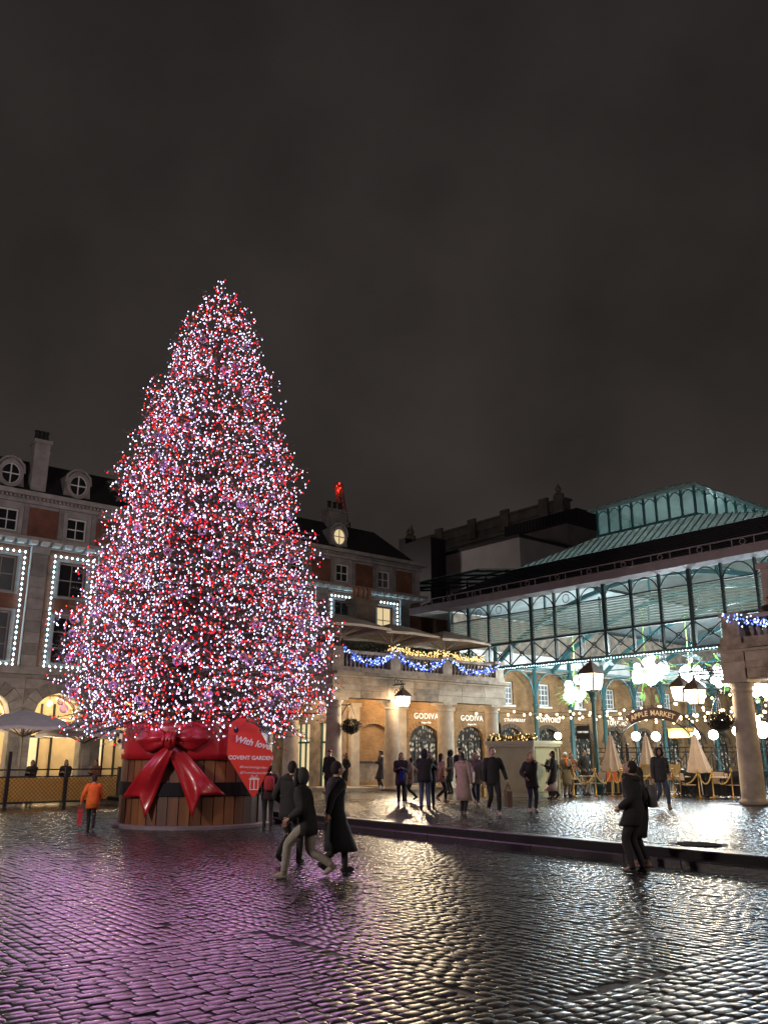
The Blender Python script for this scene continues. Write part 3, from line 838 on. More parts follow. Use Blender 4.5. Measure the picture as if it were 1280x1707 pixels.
# ground storey: arcade wall with proud rusticated blocks
mb = MB(); mb.arch_wall(BX0, BX1, 0, 5.55, BY, BY + .7, [(c, 2.44, 0, 3.5, 1.22) for c in cxs], 12)
mb.build('arcade_wall', M['grey_stone2'], lb)
joined = MB()
RO = 1.85
for ci, c in enumerate(cxs):
    solo_blocks = -15.5 < c < -4
    def blk(fn):
        if solo_blocks:
            m = MB(); fn(m); m.build('stone_block', M['grey_stone2' if random.random() < .5 else 'grey_stone'], lb)
        else: fn(joined)
    yf, yb = BY - .05, BY - .001
    for i in range(11):   # voussoirs
        a0 = PI * i / 11 + .012; a1 = PI * (i + 1) / 11 - .012
        q = [(c - math.cos(t) * r, 3.5 + math.sin(t) * r) for t, r in ((a0, 1.24), (a1, 1.24), (a1, RO - .01), (a0, RO - .01))]
        blk(lambda m: m.prism(q, yf - .005, yb, 'y'))
    zc = 0.0
    while zc < 3.45:   # piers
        h = .44
        x0 = c + 1.24; x1 = c + BP - 1.24
        blk(lambda m: m.box(x0 + .008, (x0 + x1) / 2 - .008, yf, yb, zc + .01, min(zc + h, 3.49) - .01))
        blk(lambda m: m.box((x0 + x1) / 2 + .008, x1 - .008, yf, yb, zc + .01, min(zc + h, 3.49) - .01))
        zc += h
    zc = 3.5
    while zc < 5.34:   # spandrels
        h = .46; z0, z1 = zc + .01, min(zc + h, 5.5) - .01
        def hw(z): return math.sqrt(max(0, RO * RO - (z - 3.5) ** 2))
        for sg in (-1, 1):
            xe = BP / 2 - .008
            a, b2 = hw(z0) + .012, hw(z1) + .012
            if min(a, b2) < xe - .05:
                a = min(a, xe - .02); b2 = min(b2, xe - .02)
                q = [(c + sg * a, z0), (c + sg * xe, z0), (c + sg * xe, z1), (c + sg * b2, z1)]
                blk(lambda m: m.prism(q if sg > 0 else q[::-1], yf, yb, 'y'))
        zc += h
joined.build('stone_block_field', M['grey_stone2'], lb, kind='stuff')
MB().box(BX0, BX1, BY - .16, BY + .5, 5.56, 5.92).build('sill_course', M['grey_stone'], lb)
# upper storeys
mb = MB(); mb.arch_wall(BX0, BX1, 5.93, 9.0, BY, BY + .45, [(c, 1.34, 6.15, 8.5, 0) for c in cxs])
mb.arch_wall(BX0, BX1, 9.0, 11.75, BY, BY + .45, [(c, 1.34, 9.45, 11.2, 0) for c in cxs])
mb.build('brick_wall', M['red_brick'], lb)
fairy = {}
B1 = MB().ball((0, 0, 0), .044, 6, 4, (1, 1, 1.3)).mesh('bulb', M['cold_bulb'])
for ci, c in enumerate(cxs):
    for z0, z1, nm in ((6.15, 8.5, 'lower'), (9.45, 11.2, 'upper')):
        mb = MB()
        mb.box(c - .86, c - .672, BY - .06, BY + .1, z0 - .1, z1 + .12).box(c + .672, c + .86, BY - .06, BY + .1, z0 - .1, z1 + .12)
        mb.box(c - .672, c + .672, BY - .06, BY + .1, z1 + .002, z1 + .12).box(c - .672, c + .672, BY - .06, BY + .1, z0 - .1, z0 - .002)
        mb.build('window_surround', M['grey_stone'], lb)
        warm = (ci in (9, 11) and nm == 'upper') ; mid = random.random() < .75
        sash(lb, c, BY + .16, z0, z1, 1.34, M['grey_stone'], M['pane_warm'] if warm else (M['pane_grey'] if mid else M['pane']), 'window', 2, 3 if nm == 'lower' else 2)
    f = thing('bulb_outline', 'cold white bulbs outlining the tall window bay', 'fairy lights', (c, BY - .12, 5.95), group='bulb frames round the window bays')
    mb = MB(); w = .98
    pts = [(-w, 5.98), (w, 5.98), (w, 11.45), (-w, 11.45)]
    mb.tube([(c + a, BY - .1, z) for a, z in pts], .012, 4, closed=True); mb.build('cable', M['white_paint'], f)
    zs = np.arange(6.18, 11.4, .262)
    pos = [(sg * w, z) for z in zs for sg in (-1, 1)] + [(x, z) for x in np.linspace(-w, w, 8) for z in (5.98, 11.45)]
    for a, z in pos: inst('bulb', B1, f, (c + a, BY - .125, z))
    fairy[c] = f
names = {}
for c, f in fairy.items():
    f['label'] = 'bulb outline of a window bay, ' + ('partly cut by the left picture edge' if abs(c + 11.51) < .1 else 'just left of the Christmas tree' if abs(c + 8.08) < .1 else 'right of the brick chimney' if abs(c - 12.5) < .2 else 'left of the brick chimney, over a lit window' if abs(c - 9.07) < .2 else ('just' if c > -16 else 'farther') + ' beyond the left picture edge' if c < -12 else ('first', 'second', 'third', 'fourth', 'fifth')[min(4, max(0, round((c + 4.65) / 3.43)))] + ' from the left behind the Christmas tree')
for px in pxs:   # giant pilasters laid in courses
    for j in range(10):
        MB().box(px - .37, px + .37, BY - .13, BY - .002, 5.93 + j * .55, 5.93 + j * .55 + .535).build('pilaster_block', M[random.choice(('grey_stone', 'grey_stone2'))], lb)
    MB().box(px - .43, px + .43, BY - .17, BY - .002, 11.44, 11.74).build('pilaster_cap', M['grey_stone'], lb)
    MB().tube([(px - .44, BY - .08, 5.93), (px - .44, BY - .08, 11.9)], .05, 6).build('drainpipe', M['white_paint'], lb)
# string course with brackets
MB().box(BX0, BX1 + .1, BY - .62, BY + .4, 12.02, 12.16).build('string_course', M['grey_stone'], lb)
MB().box(BX0, BX1 + .05, BY - .12, BY + .4, 11.76, 12.015).build('string_frieze', M['grey_stone'], lb)
MOD = MB().box(-.17, .17, -.46, 0, 0, .17).mesh('bracket', M['white_paint'])
x = BX0 + .3
while x < BX1: inst('bracket', MOD, lb, (x, BY - .122, 11.84)); x += .5717
# attic
mb = MB(); mb.arch_wall(BX0, BX1, 12.17, 13.95, BY + .08, BY + .5, [(c, 1.02, 12.46, 13.6, 0) for c in cxs]); mb.build('attic_wall', M['grey_stone'], lb)
for ci, c in enumerate(cxs):
    sash(lb, c, BY + .2, 12.46, 13.6, 1.02, M['white_paint'], M['pane_grey'] if ci == 10 - 1 else M['pane'], 'window', 2, 2)
    for sg in (-1, 1): MB().box(c + sg * .62 - .1, c + sg * .62 + .1, BY + .03, BY + .079, 12.3, 13.72).build('window_surround', M['grey_stone'], lb)
for px in pxs:
    if px < BX1 - .9: MB().box(px - .72, px + .72, BY + .05, BY + .079, 12.3, 13.8).build('brick_panel', M['red_brick'], lb)
    for sg in (-1, 1): MB().box(px + sg * .86 - .12, px + sg * .86 + .12, BY + .0, BY + .078, 12.18, 13.94).build('attic_pilaster', M['grey_stone2'], lb)
MB().box(BX0, BX1 + .05, BY - .05, BY + .5, 13.96, 14.25).build('cornice_frieze', M['grey_stone'], lb)
mb = MB(); x = BX0
while x < BX1: mb.box(x, x + .1, BY - .2, BY - .052, 14.14, 14.26); x += .2
mb.build('dentil_row', M['grey_stone'], lb, kind='stuff')
MB().box(BX0, BX1 + .25, BY - .42, BY + .5, 14.27, 14.5).build('cornice', M['grey_stone'], lb)
# the end face and inside
MB().box(BX1 - .4, BX1, BY + .46, BY + 12, 0, 14.2).build('side_wall', M['red_brick'], lb)
mb = MB(); mb.hexa([(BX0, BY + .2, 14.51), (BX1, BY + .2, 14.51), (BX1, BY + 12, 14.51), (BX0, BY + 12, 14.51), (BX0, BY + 2.4, 16.9), (BX1 - 2.2, BY + 2.4, 16.9), (BX1 - 2.2, BY + 10, 16.9), (BX0, BY + 10, 16.9)])
rf = mb.build('slate_roof', M['slate'], lb)
# dormers: oval window in a stone surround
for c in [cxs[k] for k in range(len(cxs)) if k % 1 == 0]:
    if not (abs(c + 11.51) < .2 or abs(c + 8.08) < .2 or abs(c - 9.07) < .2 or abs(c + 18.3) < 1 or abs(c + 1.2) < .3): continue
    yd = BY + .55; zc = 15.5
    mb = MB(); k = 18
    ring = []
    pts_o = [(c + .62 * math.sin(2 * PI * i / k), zc + .72 * math.cos(2 * PI * i / k)) for i in range(k)]
    pts_i = [(c + .46 * math.sin(2 * PI * i / k), zc + .54 * math.cos(2 * PI * i / k)) for i in range(k)]
    for i in range(k):
        j = (i + 1) % k
        mb.hexa([(pts_i[i][0], yd - .12, pts_i[i][1]), (pts_o[i][0], yd - .12, pts_o[i][1]), (pts_o[j][0], yd - .12, pts_o[j][1]), (pts_i[j][0], yd - .12, pts_i[j][1]),
                 (pts_i[i][0], yd + .3, pts_i[i][1]), (pts_o[i][0], yd + .3, pts_o[i][1]), (pts_o[j][0], yd + .3, pts_o[j][1]), (pts_i[j][0], yd + .3, pts_i[j][1])])
    d = mb.build('dormer', M['grey_stone'], lb)
    mb = MB(); mb.prism([(c - .95, 14.52), (c + .95, 14.52), (c + .9, 14.75), (c + .7, 14.95), (c + .66, 15.5), (c + .6, 16.05), (c, 16.38), (c - .6, 16.05), (c - .66, 15.5), (c - .7, 14.95), (c - .9, 14.75)], yd + .02, yd + 1.8, 'y')
    mb.build('dormer_body', M['grey_stone2'], d)
    mb = MB(); mb.box(c - .03, c + .03, yd - .06, yd - .02, zc - .54, zc + .54).box(c - .46, c + .46, yd - .062, yd - .022, zc - .03, zc + .03)
    mb.tube([(c + .45 * math.sin(t), yd - .04, zc + .53 * math.cos(t)) for t in [2 * PI * i / 16 for i in range(16)]], .035, 4, closed=True)
    mb.build('dormer_window', M['white_paint'], d)
    mb = MB(); mb.prism([(c + .47 * math.sin(2 * PI * i / 16), zc + .55 * math.cos(2 * PI * i / 16)) for i in range(16)], yd - .005, yd + .015, 'y')
    mb.build('pane', M['pane_warm'] if abs(c - 9.07) < .2 else M['pane'], d)
    mb = MB(); mb.tube([(c - .66, yd - .06, 15.6), (c - .6, yd - .06, 16.02), (c - .32, yd - .06, 16.3), (c, yd - .06, 16.4), (c + .32, yd - .06, 16.3), (c + .6, yd - .06, 16.02), (c + .66, yd - .06, 15.6)], .07, 5); mb.build('dormer_hood', M['grey_stone'], d)
for x, y, w, z1, m in ((-10.1, BY + .9, .38, 17.4, 'grey_stone'), (9.9, BY + 2.2, .75, 17.6, 'grey_stone2')):
    mb = MB(); mb.box(x - w, x + w, y - .4, y + .4, 14.6, z1).box(x - w - .08, x + w + .08, y - .48, y + .48, z1 + .001, z1 + .2).box(x - w - .02, x + w + .02, y - .42, y + .42, z1 - .5, z1 - .36)
    ch = mb.build('chimney', M[m], lb)
    mb = MB()
    for k in (-.5, .0, .5): mb.lathe([(.15, z1 + .2), (.12, z1 + .7), (.16, z1 + .72), (.16, z1 + .78)], 8, (x + k * w * 1.2, y))
    mb.build('chimney_pot', M['slate'], ch)
# arcade interior
MB().box(BX0, BX1, BY + 3.6, BY + 3.8, 0, 5.3).build('inner_wall', M['cream'], lb)
MB().box(BX0, BX1, BY + .71, BY + 3.59, 5.0, 5.3).build('arcade_ceiling', M['cream'], lb)
for c in cxs:
    if c > -3: continue
    mb = MB(); mb.tube([(c + 1.45 * math.cos(PI - PI * i / 12), BY + 1.5, 3.45 + 1.3 * math.sin(PI * i / 12)) for i in range(13)], .14, 5); mb.build('vault_rib', M['cream'], lb)
    mb = MB()
    for k in (-1.0, -.35, .35, 1.0): mb.box(c + k - .05, c + k + .05, BY + 3.5, BY + 3.59, .1, 4.4)
    mb.box(c - 1.05, c + 1.05, BY + 3.5, BY + 3.585, 2.7, 2.8)
    w = mb.build('shopfront', M['iron'], lb)
    MB().box(c - .34, c + .34, BY + 3.56, BY + 3.58, .2, 2.68).build('pane', M['pane_warm'], w)
    mb = MB(); mb.ball((c, BY + 1.4, 4.3), .13, 10, 8); l = mb.build('arcade_lamp', M['warm_bulb'], lb)
    MB().tube([(c, BY + 1.4, 4.42), (c, BY + 1.4, 5.0)], .015, 4).build('flex', M['iron'], l)
    lamp('arcade_light', (c, BY + 1.4, 4.05), 330, (1.0, .74, .42), .12)

# ------------------------------------------------------------------ opera house and roofs beyond
M['opera_stone'] = pbr('soot_grey_stone', (.17, .15, .14), .85, var=.45, scale=.8)
oh = thing('opera_house', 'dark stone theatre with a statue lined parapet rising behind the market roof', 'theatre', (30, 30, 0))
MB().box(34, 75, 30, 52, 0, 24.0).build('stone_wall', M['stone3'], oh)
def px_block(name, x0, x1, y0, y1, z0, z1, m, parent): return MB().box(x0, x1, y0, y1, z0, z1).build(name, M[m] if isinstance(m, str) else m, parent)
# remake of the parapet wall as a thin long front with pilasters and statues
for o in [c for c in bpy.data.objects if c.parent is oh]: bpy.data.objects.remove(o)
px_block('stone_wall', 57.3, 75, 31.5, 60, 0, 30.6, 'opera_stone', oh)
px_block('parapet', 57.1, 58.2, 31.3, 60.2, 30.61, 31.7, 'opera_stone', oh)
px_block('coping', 56.9, 58.4, 31.1, 60.4, 31.71, 31.95, 'opera_stone', oh)
px_block('string_course', 56.8, 57.28, 31.2, 60.4, 29.2, 29.6, 'opera_stone', oh)
for y in (32.0, 34.4, 40.9, 46.9, 53.4, 59.2):
    px_block('parapet_pier', 56.7, 57.08, y - .7, y + .7, 29.7, 32.45, 'opera_stone', oh)
for y, h in ((32.0, .5), (59.2, .9), (59.9, .6)):
    mb = MB(); mb.lathe([(.5, 32.46), (.45, 32.6), (.22, 32.75), (.38, 33.0), (.4, 33.2), (.15, 33.3 + h * .5), (.04, 33.4 + h)], 8, (56.9, y)); mb.build('finial', M['stone3'], oh)
px_block('stone_wall', 57.0, 57.28, 58.8, 60.6, 20, 31.8, 'stone', oh)
roofs = thing('rooftop_building', 'plain grey box shaped rooftop block behind the hall', 'building', (32, 17, 0))
px_block('grey_wall', 32, 41.6, 16.8, 27.5, 0, 20.1, pbr('pale_grey_render', (.5, .46, .455), .85, var=.2, scale=.4), roofs)
px_block('roof_edge', 31.85, 41.75, 16.65, 27.65, 20.11, 20.35, 'slate', roofs)
px_block('upper_wall', 41.7, 46.6, 19.1, 29, 0, 23.5, pbr('mid_grey_render', (.22, .205, .2), .85, var=.3, scale=.5), roofs)
px_block('roof_edge', 41.6, 46.75, 18.95, 29.1, 23.51, 23.7, 'slate', roofs)
mb = MB(); mb.box(46.8, 56, 21.7, 31.8, 0, 26.6)
pl = mb.build('plant_room', M['slate'], roofs)
mb = MB(); y = 21.8
while y < 31.8: mb.box(46.7, 46.79, y, y + .12, 23.8, 26.6); y += .45
mb.build('louvre_fin', M['slate'], roofs, kind='stuff')
mb = MB(); mb.box(30, 31.9, 26, 30, 0, 21.6).box(30.5, 31.5, 30.2, 31.2, 0, 22.4); mb.build('dark_wall', M['slate'], roofs)
cano = thing('roof_canopy', 'flat glazed roof terrace canopy on thin steel frames', 'canopy', (20.5, 8, 0))
mb = MB()
for k in range(6):
    y = 8.1 + k * 1.9
    mb.bar((17.5, y, 13.7), (24.0, y, 14.55), .12); mb.bar((20.5, y, 9.5), (20.5, y, 14.0), .1)
for x, z in ((17.6, 13.75), (20.5, 14.12), (23.8, 14.55)): mb.bar((x, 7.9, z), (x, 18, z), .1)
mb.build('steel_frame', M['iron'], cano)
MB().hexa([(17.5, 7.9, 13.83), (24, 7.9, 14.68), (24, 18, 14.68), (17.5, 18, 13.83), (17.5, 7.9, 13.86), (24, 7.9, 14.71), (24, 18, 14.71), (17.5, 18, 13.86)]).build('glazing', lan_pane, cano)
MB().box(18, 30, 6.5, 19, 0, 11.8).build('terrace_block', M['stone3'], cano)
mast = thing('crane', 'slim lattice crane mast with a red lit tip beyond the dormer', 'crane', (22, 28.9, 0))
def lattice(a, c, w, name, mat, rungs):
    mb = MB(); a = Vector(a); c = Vector(c)
    offs = [Vector((sx * w, sy * w, 0)) for sx, sy in ((-1, -1), (1, -1), (1, 1), (-1, 1))]
    for o in offs: mb.bar(a + o, c + o, .09)
    for i in range(rungs):
        p = a.lerp(c, i / rungs); q = a.lerp(c, (i + 1) / rungs)
        for k in range(4): mb.bar(p + offs[k], q + offs[(k + 1) % 4], .06)
    return mb.build(name, mat, mast)
lattice((22, 28.9, 0), (22, 28.9, 22.2), .36, 'mast', M['iron'], 24)
rl = pbr('red_lit_steel', (.35, .08, .06), .5)
lattice((22, 28.9, 22.2), (21.6, 29.4, 26.0), .24, 'jib', rl, 9)
mb = MB()
for k in range(4): mb.ball((21.62 + .2 * (k % 2), 29.36 + .15 * (k // 2), 25.3 + k * .25), .13, 6, 5)
mb.build('warning_light', glow('red_warning_lamp', (1, .06, .03), 1.6), mast)
lamp('warning_glow', (21.3, 29.0, 25.2), 18, (1, .12, .06), .1)

# ------------------------------------------------------------------ on the portico terrace
chm = thing('brick_chimney', 'stout sooty brick chimney with a row of clay pots above the portico', 'chimney', (5.4, 4.9, 5.3))
mb = MB(); mb.box(4.75, 6.05, 4.55, 5.35, 5.3, 9.6).box(4.68, 6.12, 4.48, 5.42, 9.601, 9.75).box(4.62, 6.18, 4.42, 5.48, 9.751, 9.95); mb.build('stack', M['dark_brick'], chm)
for k in range(4): MB().lathe([(.15, 9.951), (.13, 10.0), (.12, 10.55), (.15, 10.58), (.15, 10.64)], 10, (4.9 + k * .33, 4.95)).build('chimney_pot', pbr('clay_pot', (.2, .09, .05), .8, var=.3), chm)
uh = thing('terrace_room', 'low beige rooftop room behind the portico parasols', 'building', (4, 7, 5.3))
px_block('rendered_wall', -.5 + 4, 10.5, 6.2, 11, 5.31, 7.6, 'canvas', uh); px_block('flat_roof', 3.3, 10.7, 6.0, 11.2, 7.601, 7.8, 'slate', uh)
for x in (4.2, 6.6, 8.8):
    f = px_block('window', x - .5, x + .5, 6.12, 6.195, 5.8, 7.2, 'iron', uh); px_block('pane', x - .42, x + .42, 6.09, 6.118, 5.9, 7.1, 'pane_warm', f)
def parasol(name, label, x, y, z0, zp, half, mat, cat='parasol', group=None, drop=.55, sides=4, rot=0.0, val=.12):
    t = thing(name, label, cat, (x, y, z0), 0, group)
    mb = MB(); n = sides * 2
    rim = []; mid = []
    for k in range(n):
        a = 2 * PI * k / n + rot + PI / 4
        rr = half * (1.0 if sides > 4 else (1.0 / max(abs(math.cos(a - rot)), abs(math.sin(a - rot)))))
        sag = -.06 if k % 2 == 1 else 0
        rim.append((x + rr * math.cos(a), y + rr * math.sin(a), zp - drop - sag * .0 + (0.06 if k % 2 else 0)))
    for k in range(n):
        p = rim[k]; mid.append((x + (p[0] - x) * .5, y + (p[1] - y) * .5, zp - drop * .43))
    val_r = [(p[0], p[1], p[2] - val) for p in rim]
    vs = [(x, y, zp)] + mid + rim + val_r; fs = []
    for k in range(n):
        j = (k + 1) % n
        fs += [(0, 1 + k, 1 + j), (1 + k, 1 + n + k, 1 + n + j, 1 + j), (1 + n + k, 1 + 2 * n + k, 1 + 2 * n + j, 1 + n + j)]
    mb.add(vs, fs); mb.build('canopy', mat, t)
    MB().tube([(x, y, z0), (x, y, zp - .03)], .04, 8).build('pole', M['stone2'], t)
    for k in range(0, n, 1 if sides > 4 else 1):
        p = rim[k]; MB().bar((x, y, zp - drop - .35), (x + (p[0] - x) * .62, y + (p[1] - y) * .62, zp - drop * .62 - .05), .03).build('rib', M['stone2'], t)
    MB().lathe([(.3, z0), (.3, z0 + .08), (.06, z0 + .1)], 10, (x, y)).build('base', M['iron'], t)
    return t
parasol('parasol', 'open beige parasol on the terrace nearest the Christmas tree', 1.55, 1.7, 5.31, 8.35, 1.75, M['canvas'], group='open parasols on the portico terrace', drop=.7)
parasol('parasol', 'middle open beige parasol on the terrace, in front of the brick chimney', 5.0, 2.0, 5.31, 8.3, 1.75, M['canvas'], group='open parasols on the portico terrace', drop=.7)
parasol('parasol', 'open beige parasol on the terrace closest to the louvred hall', 8.5, 1.8, 5.31, 8.2, 1.75, M['canvas'], group='open parasols on the portico terrace', drop=.7)
def leafy(mb_pts, size, mat, name, parent, seed=1, ratio=.45):
    """a scatter of leaf quads at the points given"""
    rg_ = np.random.default_rng(seed); P = np.asarray(mb_pts, float); n = len(P)
    tv = [(-.5, 0, 0), (0, -ratio / 2, .1), (.5, 0, 0), (0, ratio / 2, .1)]
    A = np.zeros((n, 3, 4))
    for i in range(n):
        e = Euler(rg_.uniform(-PI, PI, 3)); s = size * rg_.uniform(.6, 1.4)
        A[i, :, :3] = np.array(e.to_matrix()) * s; A[i, :, 3] = P[i]
    v, q, t = stamp(tv, [(0, 1, 2, 3)], [], A)
    b = BASE.get(parent.name, (0, 0, 0)) if parent else (0, 0, 0)
    return put(name, np_mesh(name, v - np.array(b), q, np.zeros((0, 3), int), mat, smooth=False), parent, (0, 0, 0), 0, b)
hd = thing('planter_hedge', 'dark clipped hedge in a planter behind the balustrade', 'hedge', (4, .6, 5.3))
px_block('planter', .6, 9.6, .5, 1.0, 5.31, 6.2, 'slate', hd)
pts = [(RNG.uniform(.6, 9.7), RNG.uniform(.4, 1.1), RNG.uniform(6.15, 6.95)) for _ in range(2600)]
leafy(pts, .16, M['dark_needles'], 'foliage', hd)
def bulbs_at(pts, r, mats, name, parent, kind='stuff', stretch=1.25, pick=None):
    tv = [(r, 0, 0), (0, r, 0), (-r, 0, 0), (0, -r, 0), (0, 0, r * stretch), (0, 0, -r * stretch)]
    tt = [(0, 1, 4), (1, 2, 4), (2, 3, 4), (3, 0, 4), (1, 0, 5), (2, 1, 5), (3, 2, 5), (0, 3, 5)]
    P = np.asarray(pts, float); A = np.zeros((len(P), 3, 4)); A[:, 0, 0] = A[:, 1, 1] = A[:, 2, 2] = 1; A[:, :, 3] = P
    v, q, t = stamp(tv, [], tt, A)
    b = BASE.get(parent.name, (0, 0, 0)) if parent else (0, 0, 0)
    mi = np.repeat(np.asarray(pick if pick is not None else np.zeros(len(P)), int), 8)
    o = put(name, np_mesh(name, v - np.array(b), q, t, mats, mi, smooth=False), parent, (0, 0, 0), 0, b)
    if kind: o['kind'] = kind
    return o
gl = thing('light_garland', 'warm gold fairy light garland along the hedge top', 'fairy lights', (6.6, .2, 6.5))
pts = [(x, RNG.normal(.22, .12), 6.62 + .10 * math.sin(x * 2) + RNG.normal(0, .10)) for x in RNG.uniform(3.4, 9.9, 420)]
bulbs_at(pts, .028, [M['gold_bulb']], 'bulb_cluster', gl)
leafy([(p[0] + RNG.normal(0, .05), p[1], p[2] - .03) for p in pts], .14, M['dark_needles'], 'foliage', gl, 3)
def swag(label, a, c, dip, n, seed, out, grp='blue fairy light swags on the balustrades'):
    a = Vector(a); c = Vector(c); m = (a + c) / 2
    t = thing('light_swag', label, 'fairy lights', tuple(m), 0, grp)
    r = np.random.default_rng(seed); P = []; 
    for _ in range(n):
        s = r.uniform(0, 1); p = a.lerp(c, s); z = p.z - dip * 4 * s * (1 - s)
        P.append((p.x + out[0] * r.uniform(-.05, .13) + r.normal(0, .03), p.y + out[1] * r.uniform(-.05, .13) + r.normal(0, .03), z + r.normal(0, .085)))
    bulbs_at(P, .03, [M['blue_bulb'], M['icy_bulb']], 'bulb_cluster', t, pick=(r.uniform(0, 1, n) < .38))
    leafy([(p[0] - out[0] * .03, p[1] - out[1] * .03, p[2]) for p in P] , .13, M['dark_needles'], 'foliage', t, seed)
    mb = MB(); mb.tube([tuple(a.lerp(c, i / 12) - Vector((0, 0, dip * 4 * (i / 12) * (1 - i / 12)))) for i in range(13)], .05, 5); mb.build('wire', M['dark_needles'], t)
swag('blue fairy light swag on the balustrade side facing the Christmas tree', (-.3, S, 6.4), (-.3, .3, 6.4), .45, 120, 21, (-1, 0))
swag('blue fairy light swag on the side balustrade, half behind the tree', (-.3, 2 * S, 6.4), (-.3, S, 6.4), .45, 110, 22, (-1, 0))
swag('blue fairy light swag on the balustrade bay next to the corner post', (.25, -.3, 6.5), (S, -.3, 6.5), .55, 150, 23, (0, -1))
swag('blue fairy light swag on the middle balustrade bay over the lantern', (S, -.3, 6.45), (2 * S, -.3, 6.45), .55, 150, 24, (0, -1))
swag('blue fairy light swag on the balustrade bay next to the louvred hall', (2 * S, -.3, 6.45), (10.4, -.3, 6.45), .6, 150, 25, (0, -1))
swag('blue fairy light swag below the person on the right portico', (4.76, -16.1, 6.45), (4.76, -16.34 - S, 6.45), .40, 170, 26, (-1, 0))
swag('blue fairy light swag on the right portico side that faces the hall', (5.3, -16.05, 6.35), (8.3, -16.05, 6.35), .40, 110, 27, (0, 1))
ch2 = thing('stone_chimney', 'square stone chimney rising from the right portico terrace', 'chimney', (6.3, -17.6, 5.3))
mb = MB(); mb.box(5.9, 7.6, -19.0, -17.05, 5.31, 8.1).box(5.8, 7.7, -19.1, -16.95, 8.101, 8.3); mb.build('stack', pbr('pinkish_stone', (.32, .25, .235), .85, var=.3, scale=2), ch2)
mb = MB()
for k in range(3): mb.lathe([(.2, 8.301), (.16, 8.8), (.2, 8.85)], 8, (6.7, -17.4 - k * .6))
mb.build('chimney_pot', M['slate'], ch2)
lamp('rooftop_fill', (22, 34, 17), 1500, (1.0, .88, .80), .6)  # unseen light added to brighten the roofs beyond the hall
lamp('theatre_flood', (53, 63, 25), 260, (1.0, .82, .62), .5)
# ------------------------------------------------------------------ the Christmas tree in its barrel
TX, TY = -5.35, 25.1
PX, PY, PR = -5.25, 25.05, 2.08
tree = thing('christmas_tree', 'giant Christmas tree covered in red and white fairy lights, in a wooden barrel', 'Christmas tree', world_at=Vector((TX, TY, 0)))
def crown_r(z):
    t = min(1, max(0, (z - 2.6) / 14.5))
    r = 4.15 * (1 - t) ** .66 * (1 + .06 * math.sin(z * 2.6) + .03 * math.sin(z * 6.1))
    if z < 3.6: r *= .55 + .45 * max(0, (z - 2.4) / 1.2)
    return max(.08, r)
mb = MB(); mb.tube([(0, 0, .3), (.02, 0, 4), (.05, .02, 9), (.0, .0, 14), (0, 0, 16.7)], [.30, .27, .19, .09, .02], 10); mb.build('trunk', M['bark'], tree, smooth=True)
limbs = MB(); twig = []; bulbs = []; sprigs = []
rt = np.random.default_rng(5)
nb = 880
for i in range(nb):
    u = (i + rt.uniform(0, 1)) / nb
    z0 = 2.75 + 14.05 * (1 - (1 - u * .9995) ** .56)
    a = i * 2.399963 + rt.normal(0, .15)
    L = crown_r(z0 + .1) * (rt.uniform(.82, 1.07) if rt.uniform() < .8 else rt.uniform(.5, .85))
    if rt.uniform() < .09: L *= 1.14
    L *= 1 + .10 * math.sin(a * 3 + z0 * 1.7) * math.sin(z0 * 2.9 + a)
    if math.cos(a - .3) > .6 and z0 < 6: L *= .93
    tip_up = rt.uniform(-.12, .22) * L + (.25 if z0 > 14.5 else 0) * L
    dirv = Vector((math.cos(a), math.sin(a), 0)); perp = Vector((-math.sin(a), math.cos(a), 0))
    bend = rt.normal(0, .08) * L
    def P(s): return dirv * (L * s) + perp * (bend * s * s) + Vector((0, 0, z0 + .12 * L * s * (1 - s) * 2 - .16 * L * s + tip_up * s * s))
    if i % 2 == 0: limbs.tube([P(0), P(.4), P(.75), P(1)], [.035 + .006 * L, .025 + .004 * L, .016, .006], 4, cap=False)
    nt_ = max(4, int(L * 5.2))
    for k in range(nt_):
        s = rt.uniform(.42 if L > 1.5 else .2, 1.0) ** .8; p = P(s)
        side = rt.choice((-1, 1)); ln = rt.uniform(.22, .62) * (1.15 - .5 * s) * min(1, .5 + L * .35)
        d = (dirv * rt.uniform(.4, 1) + perp * side * rt.uniform(.3, 1) + Vector((0, 0, rt.uniform(-.45, .3)))).normalized()
        sprigs.append((p, d, ln))
        nbul = 1 if rt.uniform() < .42 else 0
        for q in range(nbul):
            bp = p + d * ln * rt.uniform(.25, 1.05) + Vector(rt.normal(0, .03, 3))
            bulbs.append(bp)
    bulbs.append(P(1.0) + Vector(rt.normal(0, .05, 3))); bulbs.append(P(.92) + Vector(rt.normal(0, .05, 3)))
    sprigs.append((P(.86), (P(1) - P(.86)).normalized(), .3))
for k in range(60):
    zz = rt.uniform(15.2, 17.05); bulbs.append(Vector((rt.normal(0, .07 + .16 * (17.1 - zz) / 1.5), rt.normal(0, .07 + .16 * (17.1 - zz) / 1.5), zz)))
for k in range(34): sprigs.append((Vector((0, 0, 15.0 + k * .055)), Vector((rt.normal(0, .6), rt.normal(0, .6), .7)).normalized(), .36))
ns = 10400     # outer shell of sprays, each with its own lamp
